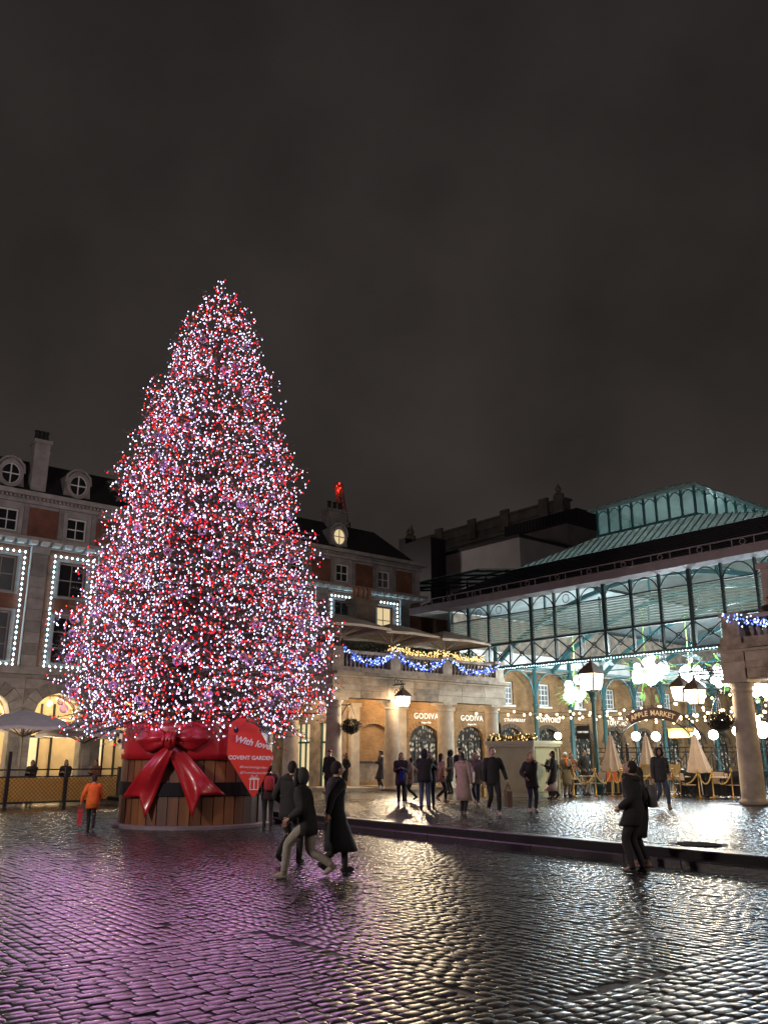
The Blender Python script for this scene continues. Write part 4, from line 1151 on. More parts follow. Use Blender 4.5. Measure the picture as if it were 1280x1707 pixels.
for i in range(ns):
    u = (i + .5) / ns
    z = 2.55 + 14.2 * (1 - (1 - u * .998) ** .56); a = i * 2.399963 + rt.normal(0, .5)
    if rt.uniform() < .33: a = -PI / 2 + math.asin(rt.uniform(-.97, .97)) - .2
    wav = 1 + .13 * math.sin(a * 3 + z * 1.7) * math.sin(z * 2.9 + a) + .05 * math.sin(z * 7 + a * 2)
    rr_ = crown_r(z) * wav * (rt.uniform(.76, 1.02) if rt.uniform() < .8 else rt.uniform(.5, .78))
    p = Vector((math.cos(a) * rr_, math.sin(a) * rr_, z + rt.normal(0, .12)))
    d = Vector((math.cos(a + rt.normal(0, .5)), math.sin(a + rt.normal(0, .5)), rt.uniform(-.5, .3))).normalized()
    bulbs.append(p)
    if i % 2 == 0: sprigs.append((p - d * .22, d, rt.uniform(.25, .5)))
for k in range(95):    # boughs that stand out of the crown in drooping tiers
    z = 3.0 + 12.6 * (k / 95) ** .9 + rt.normal(0, .15); a = k * 2.399963 * 1.7; R_ = crown_r(z)
    dirv = Vector((math.cos(a), math.sin(a), 0)); L_ = R_ * rt.uniform(1.06, 1.2); dz = rt.uniform(-.25, .25)
    limbs.tube([dirv * (R_ * .6) + Vector((0, 0, z)), dirv * L_ + Vector((0, 0, z + dz))], [.03, .008], 4, cap=False)
    for q in range(16):
        s_ = rt.uniform(.75, 1.0); w_ = (1.06 - s_) * 1.3
        p = dirv * (L_ * s_) + Vector((-math.sin(a), math.cos(a), 0)) * rt.normal(0, w_) + Vector((0, 0, z + dz * s_ + rt.normal(0, .08)))
        bulbs.append(p)
        if q % 2: sprigs.append((p - dirv * .2, (dirv + Vector(rt.normal(0, .3, 3))).normalized(), rt.uniform(.25, .45)))
limbs.build('limb', M['bark'], tree, kind='stuff')
# needle sprays: each sprig is a fan of slim blades
tv = [(0, 0, 0)]; tt = []
blade = []
for k in range(9):
    s = k / 8; sg = 1 if k % 2 else -1
    b0 = len(blade); wdt = .022; ang = .9 - .5 * s
    x0 = s * .8
    blade += [(x0 - .02, 0, 0), (x0 + .03, 0, 0), (x0 + math.cos(ang) * .22, sg * math.sin(ang) * .22, .05 * math.sin(k * 2.1)), ]
    tt.append((b0, b0 + 1, b0 + 2))
for k in range(6):
    s = k / 6; b0 = len(blade); x0 = s * .8 + .05
    blade += [(x0 - .02, 0, 0), (x0 + .03, 0, 0), (x0 + .12, .05 * (-1) ** k, .17)]; tt.append((b0, b0 + 1, b0 + 2))
b0 = len(blade); blade += [(.7, -.015, 0), (.7, .015, 0), (1.05, 0, 0)]; tt.append((b0, b0 + 1, b0 + 2))
b0 = len(blade); blade += [(0, -.014, 0), (0, .014, 0), (.85, 0, 0)]; tt.append((b0, b0 + 1, b0 + 2))
A = np.zeros((len(sprigs), 3, 4))
for i, (p, d, ln) in enumerate(sprigs):
    q = d.to_track_quat('X', 'Z').to_matrix() @ Matrix.Rotation(rt.uniform(-.8, .8), 3, 'X')
    A[i, :, :3] = np.array(q) * ln * 1.15; A[i, :, 3] = p
v, q, t = stamp(blade, [], tt, A)
o = put('needle_spray', np_mesh('needle_spray', v, q, t, M['needles'], smooth=False), tree); o.location = (0, 0, 0); o['kind'] = 'stuff'
# bulbs: little hanging drops
r = .0180
tv = [(r, 0, -.2 * r), (0, r, -.2 * r), (-r, 0, -.2 * r), (0, -r, -.2 * r), (0, 0, r * 2.0), (0, 0, -r * 1.1)]
t8 = [(0, 1, 4), (1, 2, 4), (2, 3, 4), (3, 0, 4), (1, 0, 5), (2, 1, 5), (3, 2, 5), (0, 3, 5)]
nbul = len(bulbs); print('bulbs', nbul, 'sprigs', len(sprigs))
A = np.zeros((nbul, 3, 4)); sc_r = rt.uniform(.75, 1.2, nbul)
A[:, 0, 0] = A[:, 1, 1] = A[:, 2, 2] = sc_r; A[:, :, 3] = np.array([tuple(b) for b in bulbs])
v, q, t = stamp(tv, [], t8, A)
pk = rt.choice(6, nbul, p=(.42, .29, .05, .06, .10, .08))
o = put('fairy_light', np_mesh('fairy_light', v, q, t, [M['tree_white'], M['tree_red'], M['tree_pink'], M['tree_orange'], M['tree_dim_blue'], M['tree_dim_red']], np.repeat(pk, 8), smooth=False), tree); o.location = (0, 0, 0); o['kind'] = 'stuff'
# baubles hung on the branches: each its own thing
bau = bpy.data.materials.new('clear_pink_bauble'); bau.use_nodes = True
n = bau.node_tree; n.nodes.clear(); oo = n.nodes.new('ShaderNodeOutputMaterial'); mx = n.nodes.new('ShaderNodeMixShader'); lw = n.nodes.new('ShaderNodeLayerWeight'); lw.inputs[0].default_value = .38
tp = n.nodes.new('ShaderNodeBsdfTransparent'); tp.inputs[0].default_value = (.85, .75, .92, 1); gs = n.nodes.new('ShaderNodeBsdfPrincipled'); gs.inputs['Base Color'].default_value = (.70, .62, .78, 1); gs.inputs['Roughness'].default_value = .12; gs.inputs['Specular IOR Level'].default_value = 1.0; gs.inputs['Metallic'].default_value = .5
n.links.new(lw.outputs['Facing'], mx.inputs[0]); n.links.new(tp.outputs[0], mx.inputs[1]); n.links.new(gs.outputs[0], mx.inputs[2]); n.links.new(mx.outputs[0], oo.inputs[0])
BM = MB().ball((0, 0, 0), .115, 14, 10).mesh('bauble', bau, smooth=True)
cap = MB().lathe([(.03, .10), (.03, .145), (.012, .15), (.012, .17)], 8).mesh('cap', M['gold'])
tips = [b for b in bulbs if crown_r(b.z) * .84 < math.hypot(b.x, b.y) < crown_r(b.z) * 1.03 and b.y < 1.0 and 3 < b.z < 16]
tips = [b for b in tips if b.z < 14.5]; random.shuffle(tips)
for b in tips[:120]:
    o = put('bauble', BM, None); o.rotation_euler = (0, 0, 0)
    k = 1.02; o.location = (TX + b.x * k, TY + b.y * k, b.z - .16)
    o['label'] = 'shiny lilac glass bauble hung among the fairy lights of the tree'; o['category'] = 'bauble'; o['group'] = 'glass baubles hung on the Christmas tree'
    c = put('cap', cap, o); c.location = (0, 0, 0)
# planter barrel
brl = thing('wooden_barrel', 'huge round wooden barrel planter tied with a red bow', 'planter', world_at=Vector((PX, PY, 0)))
MB().lathe([(2.22, 0), (2.22, .075), (2.17, .1), (1.9, .1)], 56).build('plinth', M['plinth'], brl)
MB().lathe([(1.9, .1), (1.93, 2.6), (1.7, 2.6)], 40).build('inner_drum', M['ironband'], brl)
NS = 44
for k in range(NS):
    a0 = 2 * PI * k / NS + .006; a1 = 2 * PI * (k + 1) / NS - .006
    def ring(r, z): return [(r * math.cos(a0), r * math.sin(a0), z), (r * math.cos(a1), r * math.sin(a1), z)]
    jit = random.gauss(0, .008); ro = 2.05 + jit; top = 2.72 + random.gauss(0, .02)
    lo = ring(ro, .1); li = ring(1.94, .1); hi = ring(ro + .0, top); hii = ring(1.94, top)
    MB().hexa([lo[0], lo[1], li[1], li[0], hi[0], hi[1], hii[1], hii[0]]).build('stave', random.choice(WOODS), brl)
MB().lathe([(2.068, .80), (2.09, .81), (2.09, 1.14), (2.068, 1.15)], 64).build('iron_hoop', M['ironband'], brl)
MB().lathe([(2.068, 2.5), (2.085, 2.51), (2.085, 2.66), (2.068, 2.67)], 64).build('iron_hoop', M['ironband'], brl)
# steel hasps on either flank
def on_drum(px_, z, r):  # px_ : horizontal offset (world x) from barrel centre on the front half
    return Vector((px_, -math.sqrt(max(0.01, r * r - px_ * px_)), z))
for sx in (-1.93, 1.86):
    mb = MB(); c = on_drum(sx, 2.2, 2.12); tang = Vector((-c.y, c.x, 0)).normalized()
    mb.bar(c - tang * .28, c + tang * .28, .07, .42); h = mb.build('hasp', pbr('grey_steel', (.35, .33, .33), .4, metal=.6, var=.3), brl)
    mb = MB(); o2 = Vector((c.x, c.y, 0)).normalized() * .06; mb.ball(c + o2, .06, 8, 6); mb.build('bolt', M['iron'], h)
# ------------------------------------------------------------------ the big red bow
bow = thing('ribbon_bow', 'big glossy red ribbon bow on the front of the barrel', 'bow', world_at=Vector((PX, PY - 2.1, 1.2)))
BO = Vector((0, 2.1, -1.2))   # barrel centre in bow coordinates
def dr(x, z, off): p = on_drum(x, z, 2.1 + off); return Vector((p.x, p.y + 2.1, p.z - 1.2))
def ribbon(rows, name, th=.035):
    """rows of points across the ribbon; given a thickness"""
    mb = MB(); nr = len(rows); nc = len(rows[0])
    front = [p for r_ in rows for p in r_]
    back = [p + Vector((0, th, 0)) for p in front]
    fs = []
    for i in range(nr - 1):
        for j in range(nc - 1):
            a = i * nc + j; fs.append((a, a + 1, a + nc + 1, a + nc)); o = nr * nc; fs.append((o + a, o + a + nc, o + a + nc + 1, o + a + 1))
    edge = [j for j in range(nc)] + [i * nc + nc - 1 for i in range(1, nr)] + [(nr - 1) * nc + j for j in range(nc - 2, -1, -1)] + [i * nc for i in range(nr - 2, 0, -1)]
    o = nr * nc
    for k in range(len(edge)): a, b = edge[k], edge[(k + 1) % len(edge)]; fs.append((a, o + a, o + b, b))
    mb.add(front + back, fs); ob = mb.build(name, M['ribbon'], bow, smooth=True)
    return ob
# wide band round the barrel, the bow's ground
rows = []
for j in range(7):
    z = 1.72 + .95 * j / 6
    rows.append([dr(-1.86 + (3.06) * i / 22, z + .10 * ((i / 22 - .5) * 2) * -.0, .03 + .015 * math.sin(i * 1.3 + j * .4)) for i in range(23)])
ribbon(rows, 'ribbon_band', .02)
def loop(sg, ln, w0, w1, dz):
    rows = []
    for j in range(9):
        v_ = -1 + 2 * j / 8; row = []
        for i in range(13):
            s = i / 12
            wv = w0 + (w1 - w0) * math.sin(min(1, s * 1.15) * PI / 2)
            x = KXB + sg * ln * s * (1 - .22 * v_ * v_ * s); z = 2.24 + dz * s * s + v_ * wv * (1 - .35 * max(0, s - .7) / .3)
            puff = .08 + .22 * math.sin(PI * min(1, s * .92 + .04)) * (1 - v_ * v_ * .75) + .05 * math.sin(v_ * 7 + s * 3) * (1 - s * .5)
            row.append(dr(x, z, puff))
        rows.append(row)
    return ribbon(rows, 'ribbon_loop', .06)
KXB = -.26
loop(-1, 1.05, .10, .36, .02); loop(1, .98, .10, .34, .06)
def tail(sg, x_end, z_end, w0, w1, curl):
    rows = []
    d = Vector((x_end - KXB, z_end - 2.1)); L_ = d.length; d /= L_; nrm = Vector((-d.y, d.x))
    for j in range(9):
        v_ = -1 + 2 * j / 8; row = []
        for i in range(15):
            s = i / 14; notch = .34 * (1 - abs(v_)) if i == 14 else (.34 * (1 - abs(v_)) * max(0, s - .6) / .4)
            ll = L_ * s - notch
            wv = w0 + (w1 - w0) * s
            x = KXB + d.x * ll + nrm.x * v_ * wv; z = 2.1 + d.y * ll + nrm.y * v_ * wv
            puff = .12 + curl * math.sin(s * 5.2 + v_ * 1.1) * .10 + .10 * s + .04 * math.cos(v_ * 4)
            row.append(dr(x, z, max(.06, puff)))
        rows.append(row)
    return ribbon(rows, 'ribbon_tail', .03)
tail(-1, -1.22, .52, .14, .46, 1.0); tail(1, .80, .58, .14, .46, -1.0)
mb = MB()
vs_ = []
mb.ball(tuple(dr(KXB, 2.2, .30)), .2, 14, 10, (.85, .8, 1.15))
for k in range(4): mb.tube([tuple(dr(KXB - .14 + k * .09, 2.02, .34)), tuple(dr(KXB - .14 + k * .09, 2.2, .47)), tuple(dr(KXB - .13 + k * .09, 2.4, .34))], .035, 5)
mb.build('ribbon_knot', M['ribbon'], bow, smooth=True)
# ------------------------------------------------------------------ gift tag board
tagT = thing('gift_tag', 'giant red gift tag board with white lettering leaning on the barrel', 'gift tag', world_at=Vector((PX + 1.74, PY - 2.02, .80)), rz=R(14))
# board outline in its own plane: x right, z up
OUT = [(-.55, 1.80), (-.32, 1.97), (.08, 1.95), (.66, .98), (.20, .0), (.12, .0), (-.56, 1.02)]
mb = MB(); mb.prism(OUT, -.03, .03, 'y'); mb.build('board', M['tag'], tagT)
mb = MB(); mb.prism([(-.36 + .065 * math.cos(a), 1.66 + .075 * math.sin(a)) for a in [2 * PI * i / 12 for i in range(12)]], -.036, -.031, 'y'); mb.build('cord_hole', M['iron'], tagT)
def tl(body, size, x, z, rot=0, **kw):
    me = text_mesh(body, size, .006, **kw); me.materials.append(M['letter'])
    me.transform(Matrix.Rotation(PI / 2, 4, 'X') @ Matrix.Rotation(rot, 4, 'Z'))
    o = put('lettering', me, tagT); o.location = (x, -.036, z); o.rotation_euler = (0, 0, 0); return o
tl('With love', .235, .07, 1.34, R(-12), shear=.25, offset=.006)
tl('COVENT GARDEN', .138, .05, .96, R(-1), offset=.004)
tl('#lovecoventgarden', .09, .12, .73, R(-2), shear=.3)
tl('@CoventGardenLDN', .076, .13, .59, R(-2), shear=.2)
mb = MB()
gx, gz = .16, .30
for a in ((-.11, -.13, .02, .26), (.09, -.13, .02, .26)): mb.box(gx + a[0], gx + a[0] + a[2], -.036, -.031, gz + a[1], gz + a[1] + a[3])
mb.box(gx - .09, gx + .09, -.036, -.031, gz - .13, gz - .11).box(gx - .13, gx + .13, -.0362, -.031, gz + .12, gz + .155).box(gx - .012, gx + .012, -.0358, -.031, gz - .11, gz + .12)
mb.tube([(gx, -.034, gz + .155), (gx - .07, -.034, gz + .24), (gx - .09, -.034, gz + .18), (gx, -.034, gz + .155), (gx + .07, -.034, gz + .24), (gx + .09, -.034, gz + .18), (gx, -.034, gz + .155)], .008, 4)
mb.build('gift_emblem', M['letter'], tagT)
mb = MB(); mb.bar((.1, .03, 1.2), (.1, .4, 1.2), .05).bar((.1, .03, .5), (.1, .4, .5), .05); mb.build('bracket', M['iron'], tagT)
for k, (z, a, rr_) in enumerate([(3.4, -1.9, 1.05), (3.6, -1.2, 1.05), (3.3, -2.7, 1.03), (3.5, -.4, 1.03), (5.2, -1.6, 1.06), (5.6, -2.5, 1.05), (5.4, -.7, 1.05), (7.8, -1.9, 1.06), (8.2, -1.1, 1.06), (10.6, -1.6, 1.08), (13.2, -1.5, 1.12), (4.5, 1.6, 1.05), (8, 1.6, 1.06), (6, 3.0, 1.05), (6, .2, 1.05)]):
    r2 = crown_r(z) * rr_; lamp('fairy_light_glow', None, 70, (1.0, .46, .98), .8, world_at=Vector((TX + r2 * math.cos(a), TY + r2 * math.sin(a), z)))
# ------------------------------------------------------------------ market front: kiosk, railings, arch, lamps, furniture
kmat = pbr('sage_green_paint', (.54, .58, .36), .55, var=.12, scale=2)
kmat2 = pbr('pale_green_trim', (.58, .62, .44), .5, var=.1, scale=2)
kio = thing('market_kiosk', 'closed pale green market kiosk topped with a gold lit garland', 'kiosk', (3.1, -8.75, .27))
KX0, KX1, KY0, KY1, KZ = 3.1, 4.6, -8.75, -6.35, 2.28
MB().box(KX0 + .06, KX1 - .06, KY0 + .06, KY1 - .06, .36, KZ).build('carcass', kmat, kio)
MB().box(KX0, KX1, KY0, KY1, .27, .42).build('skirting', kmat2, kio)
for k in range(5): MB().box(KX0 + .02, KX0 + .058, KY0 + .16, KY1 - .16, .46 + k * .3, .46 + k * .3 + .29).build('shutter_panel', kmat, kio)
for a, b in ((KY0 - .0, KY0 + .15), (KY1 - .15, KY1)): MB().box(KX0 - .02, KX0 + .07, a, b, .421, 2.14).build('corner_post', kmat2, kio)
MB().box(KX0 + .16, KX1 - .16, KY0 + .02, KY0 + .058, .46, 1.95).build('side_panel', kmat, kio)
MB().tube([(KX0 + .08, KY0 + .02, .42), (KX0 + .08, KY0 + .02, 2.0), (KX0 + .2, KY0 + .02, 2.16), (KX1 - .2, KY0 + .02, 2.16), (KX1 - .08, KY0 + .02, 2.0), (KX1 - .08, KY0 + .02, .42)], .06, 6).build('arched_trim', kmat2, kio)
MB().box(KX0 - .1, KX1 + .1, KY0 - .1, KY1 + .1, 2.141 + .1, 2.36).box(KX0 - .05, KX1 + .05, KY0 - .05, KY1 + .05, 2.14, 2.24).build('cornice', kmat2, kio)
MB().box(KX0 + .9, KX0 + 1.3, KY0 + .005, KY0 + .018, 1.3, 1.7).build('notice', M['white_paint'], kio)
kg = thing('garland', 'gold lit evergreen garland on top of the green kiosk', 'garland', (3.2, -7.6, 2.36))
pts = [(KX0 + RNG.normal(.12, .09), RNG.uniform(KY0, KY1), 2.45 + RNG.normal(0, .075)) for _ in range(520)]
leafy(pts, .15, M['dark_needles'], 'foliage', kg, 5)
bulbs_at(pts[:130], .026, [M['gold_bulb']], 'bulb_cluster', kg)
for k in range(26): MB().ball((KX0 + .08 + random.gauss(0, .06), random.uniform(KY0 + .05, KY1 - .05), 2.5 + random.gauss(0, .05)), .055, 8, 6).build('gold_ball', M['gold'], kg, smooth=True)
top_ = thing('topiary', 'small round topiary tree beside the green kiosk', 'topiary', (3.5, -9.25, .27))
MB().lathe([(.16, .27), (.2, .62), (.22, .62), (.22, .66)], 12, (3.5, -9.25)).build('pot', M['slate'], top_)
MB().tube([(3.5, -9.25, .6), (3.5, -9.25, 1.3)], .025, 6).build('stem', M['bark'], top_)
pts = []
for _ in range(500):
    v_ = Vector(RNG.normal(0, 1, 3)).normalized() * .26 * RNG.uniform(.75, 1.05); pts.append((3.5 + v_.x, -9.25 + v_.y, 1.42 + v_.z))
leafy(pts, .09, M['dark_needles'], 'crown', top_, 6)

# cast iron railings in panels
rail = thing('iron_railing', 'black ornate cast iron railing along the market entrance', 'railing', (9.6, -6.7, .27))
RX = 9.6
def rail_panel(y0, y1):
    mb = MB()
    for z in (.42, 1.2, 1.92, 2.1): mb.box(RX - .02, RX + .02, y1, y0, z, z + .04)
    n_ = max(2, round((y0 - y1) / .5)); w = (y0 - y1) / n_
    for k in range(n_ + 1): mb.box(RX - .015, RX + .015, y0 - k * w - .015, y0 - k * w + .015, .44, 2.1)
    for k in range(n_):
        ym = y0 - (k + .5) * w
        mb.tube([(RX, ym + .15 * math.cos(t), 1.56 + .15 * math.sin(t)) for t in [2 * PI * i / 10 for i in range(10)]], .016, 4, closed=True)
        mb.bar((RX, ym - w / 2, 1.24), (RX, ym + w / 2, 1.92), .022); mb.bar((RX + .01, ym + w / 2, 1.24), (RX + .01, ym - w / 2, 1.92), .022)
        mb.tube([(RX, ym + .055 * math.cos(t), 2.03 + .055 * math.sin(t)) for t in [2 * PI * i / 8 for i in range(8)]], .012, 4, closed=True)
        for q in (-.16, -.08, 0, .08, .16): mb.box(RX - .01, RX + .01, ym + q - .01, ym + q + .01, .46, 1.2)
    mb.build('railing_panel', M['iron'], rail)
ys = [-6.7, -8.4, -10.1, -11.8, -13.5, -15.2]
for a, b in zip(ys[:-1], ys[1:]): rail_panel(a - .05, b + .05)
for y in ys:
    mb = MB(); mb.box(RX - .05, RX + .05, y - .05, y + .05, .27, 2.16); mb.ball((RX, y, 2.24), .085, 8, 6); mb.build('railing_post', M['iron'], rail)
low = thing('low_barrier', 'dark solid barrier panels with scroll front behind the tables', 'barrier', (9.0, -12.5, .27))
for y0, y1 in ((-11.2, -12.3), (-12.35, -13.4), (-13.45, -14.6)): MB().box(9.0, 9.06, y1, y0, .32, 1.25).build('barrier_panel', M['iron'], low)
mb = MB(); mb.box(8.97, 8.995, -13.15, -12.65, .75, 1.2); mb.build('menu_board', M['canvas'], low)
# market arch sign
AY, AZ, AW, AH = -9.85, 2.2, 2.2, 1.55
arch = thing('arch_sign', 'curved market name sign on a scrolled iron arch over the entrance', 'sign', (RX, AY, 2.1))
def ap(t, r): return (RX - .06, AY + math.cos(t) * (AW - r), AZ + math.sin(t) * (AH - r))
mb = MB(); mb.tube([ap(PI * i / 30, 0) for i in range(31)], .03, 5).tube([ap(PI * i / 30, .42) for i in range(31)], .03, 5); mb.build('arch_frame', M['iron'], arch)
mb = MB()
for i in range(15):
    t = PI * (i + .5) / 15
    if .92 < t < PI - .92: continue
    c = ap(t, .21); mb.tube([(c[0], c[1] + .15 * math.cos(q), c[2] + .15 * math.sin(q)) for q in [2 * PI * j / 10 for j in range(10)]], .017, 4, closed=True)
mb.build('scrollwork', M['iron'], arch)
signm = pbr('dark_maroon_sign', (.07, .028, .022), .45, var=.2, scale=3)
mb = MB(); T0, T1 = .92, PI - .92
for i in range(14):
    a = T0 + (T1 - T0) * i / 14; b = T0 + (T1 - T0) * (i + 1) / 14
    p = [ap(a, .01), ap(b, .01), ap(b, .41), ap(a, .41)]
    mb.hexa([(q[0] - .03, q[1], q[2]) for q in p] + [(q[0] + .03, q[1], q[2]) for q in p])
mb.build('sign_board', signm, arch)
word = 'APPLE MARKET'; wid = {'A': 1, 'P': .9, 'L': .8, 'E': .85, ' ': .55, 'M': 1.2, 'R': .95, 'K': .95, 'T': .9}
tot = sum(wid[c] for c in word); acc = 0
goldl = pbr('pale_gold_letter', (.75, .62, .42), .5, emit=(1, .8, .5), estr=.04, sample=False)  # slight emission put into the letters in place of light on them
for c in word:
    t = T0 + .09 + (T1 - T0 - .18) * (acc + wid[c] / 2) / tot; acc += wid[c]
    if c == ' ': continue
    p = ap(t, .215); ang = math.atan2(math.cos(t) * (AH - .2), math.sin(t) * (AW - .2))
    me = text_mesh(c, .30, .012, offset=.006); me.materials.append(goldl)
    me.transform(Matrix.Rotation(-PI / 2, 4, 'Z') @ Matrix.Rotation(PI / 2, 4, 'X') @ Matrix.Rotation(ang, 4, 'Z'))
    inst('letter', me, arch, (RX - .105, p[1], p[2]))

# lanterns
def lantern_parts(t, x, y, z, s):
    """z: middle of the glass; s: width of the glass top"""
    n_ = 4
    def rg2(r, zz): return [(x + r * math.cos(PI / 4 + PI / 2 * k), y + r * math.sin(PI / 4 + PI / 2 * k), zz) for k in range(4)]
    h = s * 1.0
    mb = MB(); lo = rg2(s * .42, z - h * .5); hi = rg2(s * .66, z + h * .4); mb.hexa(lo + hi); g = mb.build('glass', M['lantern'], t)
    mb = MB()
    for a, b in zip(rg2(s * .43, z - h * .5), rg2(s * .67, z + h * .4)): mb.bar(a, b, s * .05)
    mb.tube(rg2(s * .44, z - h * .5), s * .035, 4, closed=True).tube(rg2(s * .68, z + h * .4), s * .04, 4, closed=True)
    mb.build('lantern_frame', M['iron'], t)
    mb = MB(); a = rg2(s * .74, z + h * .41); b = rg2(s * .5, z + h * .66); c = rg2(s * .16, z + h * .95)
    mb.hexa(a + b).hexa(b + c); mb.lathe([(s * .1, z + h * .95), (s * .14, z + h * 1.02), (s * .05, z + h * 1.1), (s * .07, z + h * 1.16), (.01, z + h * 1.3)], 8, (x, y)); mb.build('lantern_cap', M['copper'], t)
def scroll_bracket(t, a, b, name='bracket'):
    a = Vector(a); b = Vector(b); mb = MB(); mb.bar(a, b, .045)
    d = (b - a); L_ = d.length; d.normalize()
    pts = []
    for i in range(20):
        q = i / 19; pts.append(tuple(a + d * L_ * (.1 + .75 * q) + Vector((0, 0, -.05 - .34 * (1 - q) + .12 * math.sin(q * 9)))))
    mb.tube(pts, .02, 5)
    for q, r_ in ((.25, .11), (.5, .085), (.72, .065)):
        c = a + d * L_ * q + Vector((0, 0, .05 + r_)); mb.tube([tuple(c + d * r_ * math.cos(k) + Vector((0, 0, r_ * math.sin(k)))) for k in [2 * PI * i / 10 for i in range(10)]], .016, 4, closed=True)
    mb.build(name, M['iron'], t)
w1 = thing('wall_lantern', 'glowing lantern on an iron bracket at the front of the left portico', 'lantern', (3.0, -.45, 4.6))
lantern_parts(w1, 3.05, -1.15, 4.2, .56); scroll_bracket(w1, (3.05, -.45, 4.95), (3.05, -1.3, 4.95))
MB().tube([(3.05, -1.15, 4.94), (3.05, -1.15, 4.8)], .02, 5).build('hook', M['iron'], w1)
lamp('lantern_light', (3.05, -1.15, 4.2), 170, (1, .74, .46), .12); spot('lantern_streak_spot', (3.05, -1.15, 4.15), (-8, -14, 1), 6500, (1, .78, .5), .12)  # the spot is added to draw a gold streak on the wet setts
for (x, y, z, lab) in ((4.9, -14.7, 3.82, 'glowing lantern nearest the right portico column, right one of the bracketed pair'), (5.3, -13.9, 3.98, 'glowing lantern at the outer end of the right portico bracket, left one of the pair')):
    w = thing('wall_lantern', lab, 'lantern', (x, y, z)); lantern_parts(w, x, y, z, .58)
    scroll_bracket(w, (4.95 if y < -14.2 else 5.3, -15.9, z + .72), (x, y - .02, z + .72)); lamp('lantern_light', (x, y, z), 230, (1, .76, .5), .12); spot('lantern_streak_spot', (x, y, z - .05), (-9, -23, 1), 300, (1, .84, .62), .12)  # extra spots added for the pair's streaks on the wet ground
lpst = thing('lamp_post', 'tall lamp post with a large glowing lantern in front of the hall', 'lamp post', (8.3, -7.75, .27))
lantern_parts(lpst, 8.3, -7.75, 4.95, .84)
MB().lathe([(.22, .27), (.22, .8), (.15, .9), (.1, 1.3), (.085, 4.0), (.15, 4.1), (.12, 4.2), (.2, 4.45), (.32, 4.5)], 12, (8.3, -7.75)).build('post', M['teal'], lpst, smooth=True)
lamp('lantern_light', (8.3, -7.75, 4.95), 420, (1, .78, .54), .14); spot('lantern_streak_spot', (8.3, -7.75, 4.85), (-8, -20, 1), 600, (1, .86, .66), .14)  # spot added for the post lantern's streak on the paving

# mistletoe chandeliers
def mistletoe(x, y, z, seed, label, r=1.0, n=17):
    t = thing('mistletoe_light', label, 'chandelier', (x, y, z), 0, 'mistletoe chandeliers hung in the hall')
    q = np.random.default_rng(seed)
    for k in range(n):
        v_ = Vector(q.normal(0, 1, 3)).normalized() * r * q.uniform(.25, .72); v_.z *= .8
        MB().ball((x + v_.x, y + v_.y, z + v_.z), q.uniform(.17, .24), 10, 8).build('berry_lamp', M['mistle'], t, smooth=True)
    for k in range(26):
        v_ = Vector(q.normal(0, 1, 3)).normalized() * r * q.uniform(.5, .9); d = v_.normalized(); d.z -= .4 * q.uniform(0, 1); d.normalize()
        s_ = d.cross(Vector((0, 0, 1))).normalized() * .085; p = Vector((x, y, z)) + v_; L_ = q.uniform(.24, .42)
        mb = MB(); pts = [p - d * .05, p + d * L_ * .35 + s_, p + d * L_ * .75 + s_ * .8, p + d * L_, p + d * L_ * .75 - s_ * .8, p + d * L_ * .35 - s_]
        up = Vector((0, 0, .02)); mb.add([tuple(a) for a in pts] + [tuple(a + up) for a in pts], [(0, 1, 2, 3, 4, 5), (11, 10, 9, 8, 7, 6)] + [(i, 6 + i, 6 + (i + 1) % 6, (i + 1) % 6) for i in range(6)])
        mb.build('leaf', M['leaf_green'], t)
    mb = MB(); mb.tube([(x, y, z + .1), (x, y, z + 3.2)], .03, 5)
    for k in range(7): v_ = Vector(q.normal(0, 1, 3)).normalized() * r * .8; mb.tube([(x, y, z + .2), (x + v_.x * .5, y + v_.y * .5, z + v_.z * .5 + .2), (x + v_.x, y + v_.y, z + v_.z)], .025, 4)
    mb.build('stem', M['leaf_green'], t)
mistletoe(14, -2.4, 5.05, 1, 'glowing mistletoe chandelier left of the tall lamp post lantern', 1.05, 19)
mistletoe(13.6, -7.0, 5.7, 2, 'largest glowing mistletoe chandelier above the curved market sign', 1.4, 32)
mistletoe(14.5, -8.8, 5.3, 6, 'glowing mistletoe chandelier between the largest one and the bracketed lanterns', 1.0, 20)
mistletoe(16.5, -9.6, 5.5, 3, 'glowing mistletoe chandelier behind the two bracketed lanterns', 1.2, 24)
mistletoe(14, -12.9, 4.7, 4, 'glowing mistletoe chandelier seen just right of the right portico column', .8, 14)
mistletoe(27, -5.5, 5.6, 5, 'smaller looking glowing mistletoe chandelier deep inside the hall', 1.0, 14)
for k, (x, y, z) in enumerate(((13.4, -2.8, 4.6), (12.8, -7.4, 5.2), (15.6, -9.9, 5.0), (13.5, -13, 4.4), (26, -6, 5.2))):
    lamp('mistletoe_glow', (x, y, z), 260, (.62, .86, 1.0), .4); spot('mistletoe_streak_spot', (x, y, z), (-10, -20, 1), 1300, (.26, .56, 1.0), .35, 120)  # blue spots added beside the glow to draw blue streaks on the setts

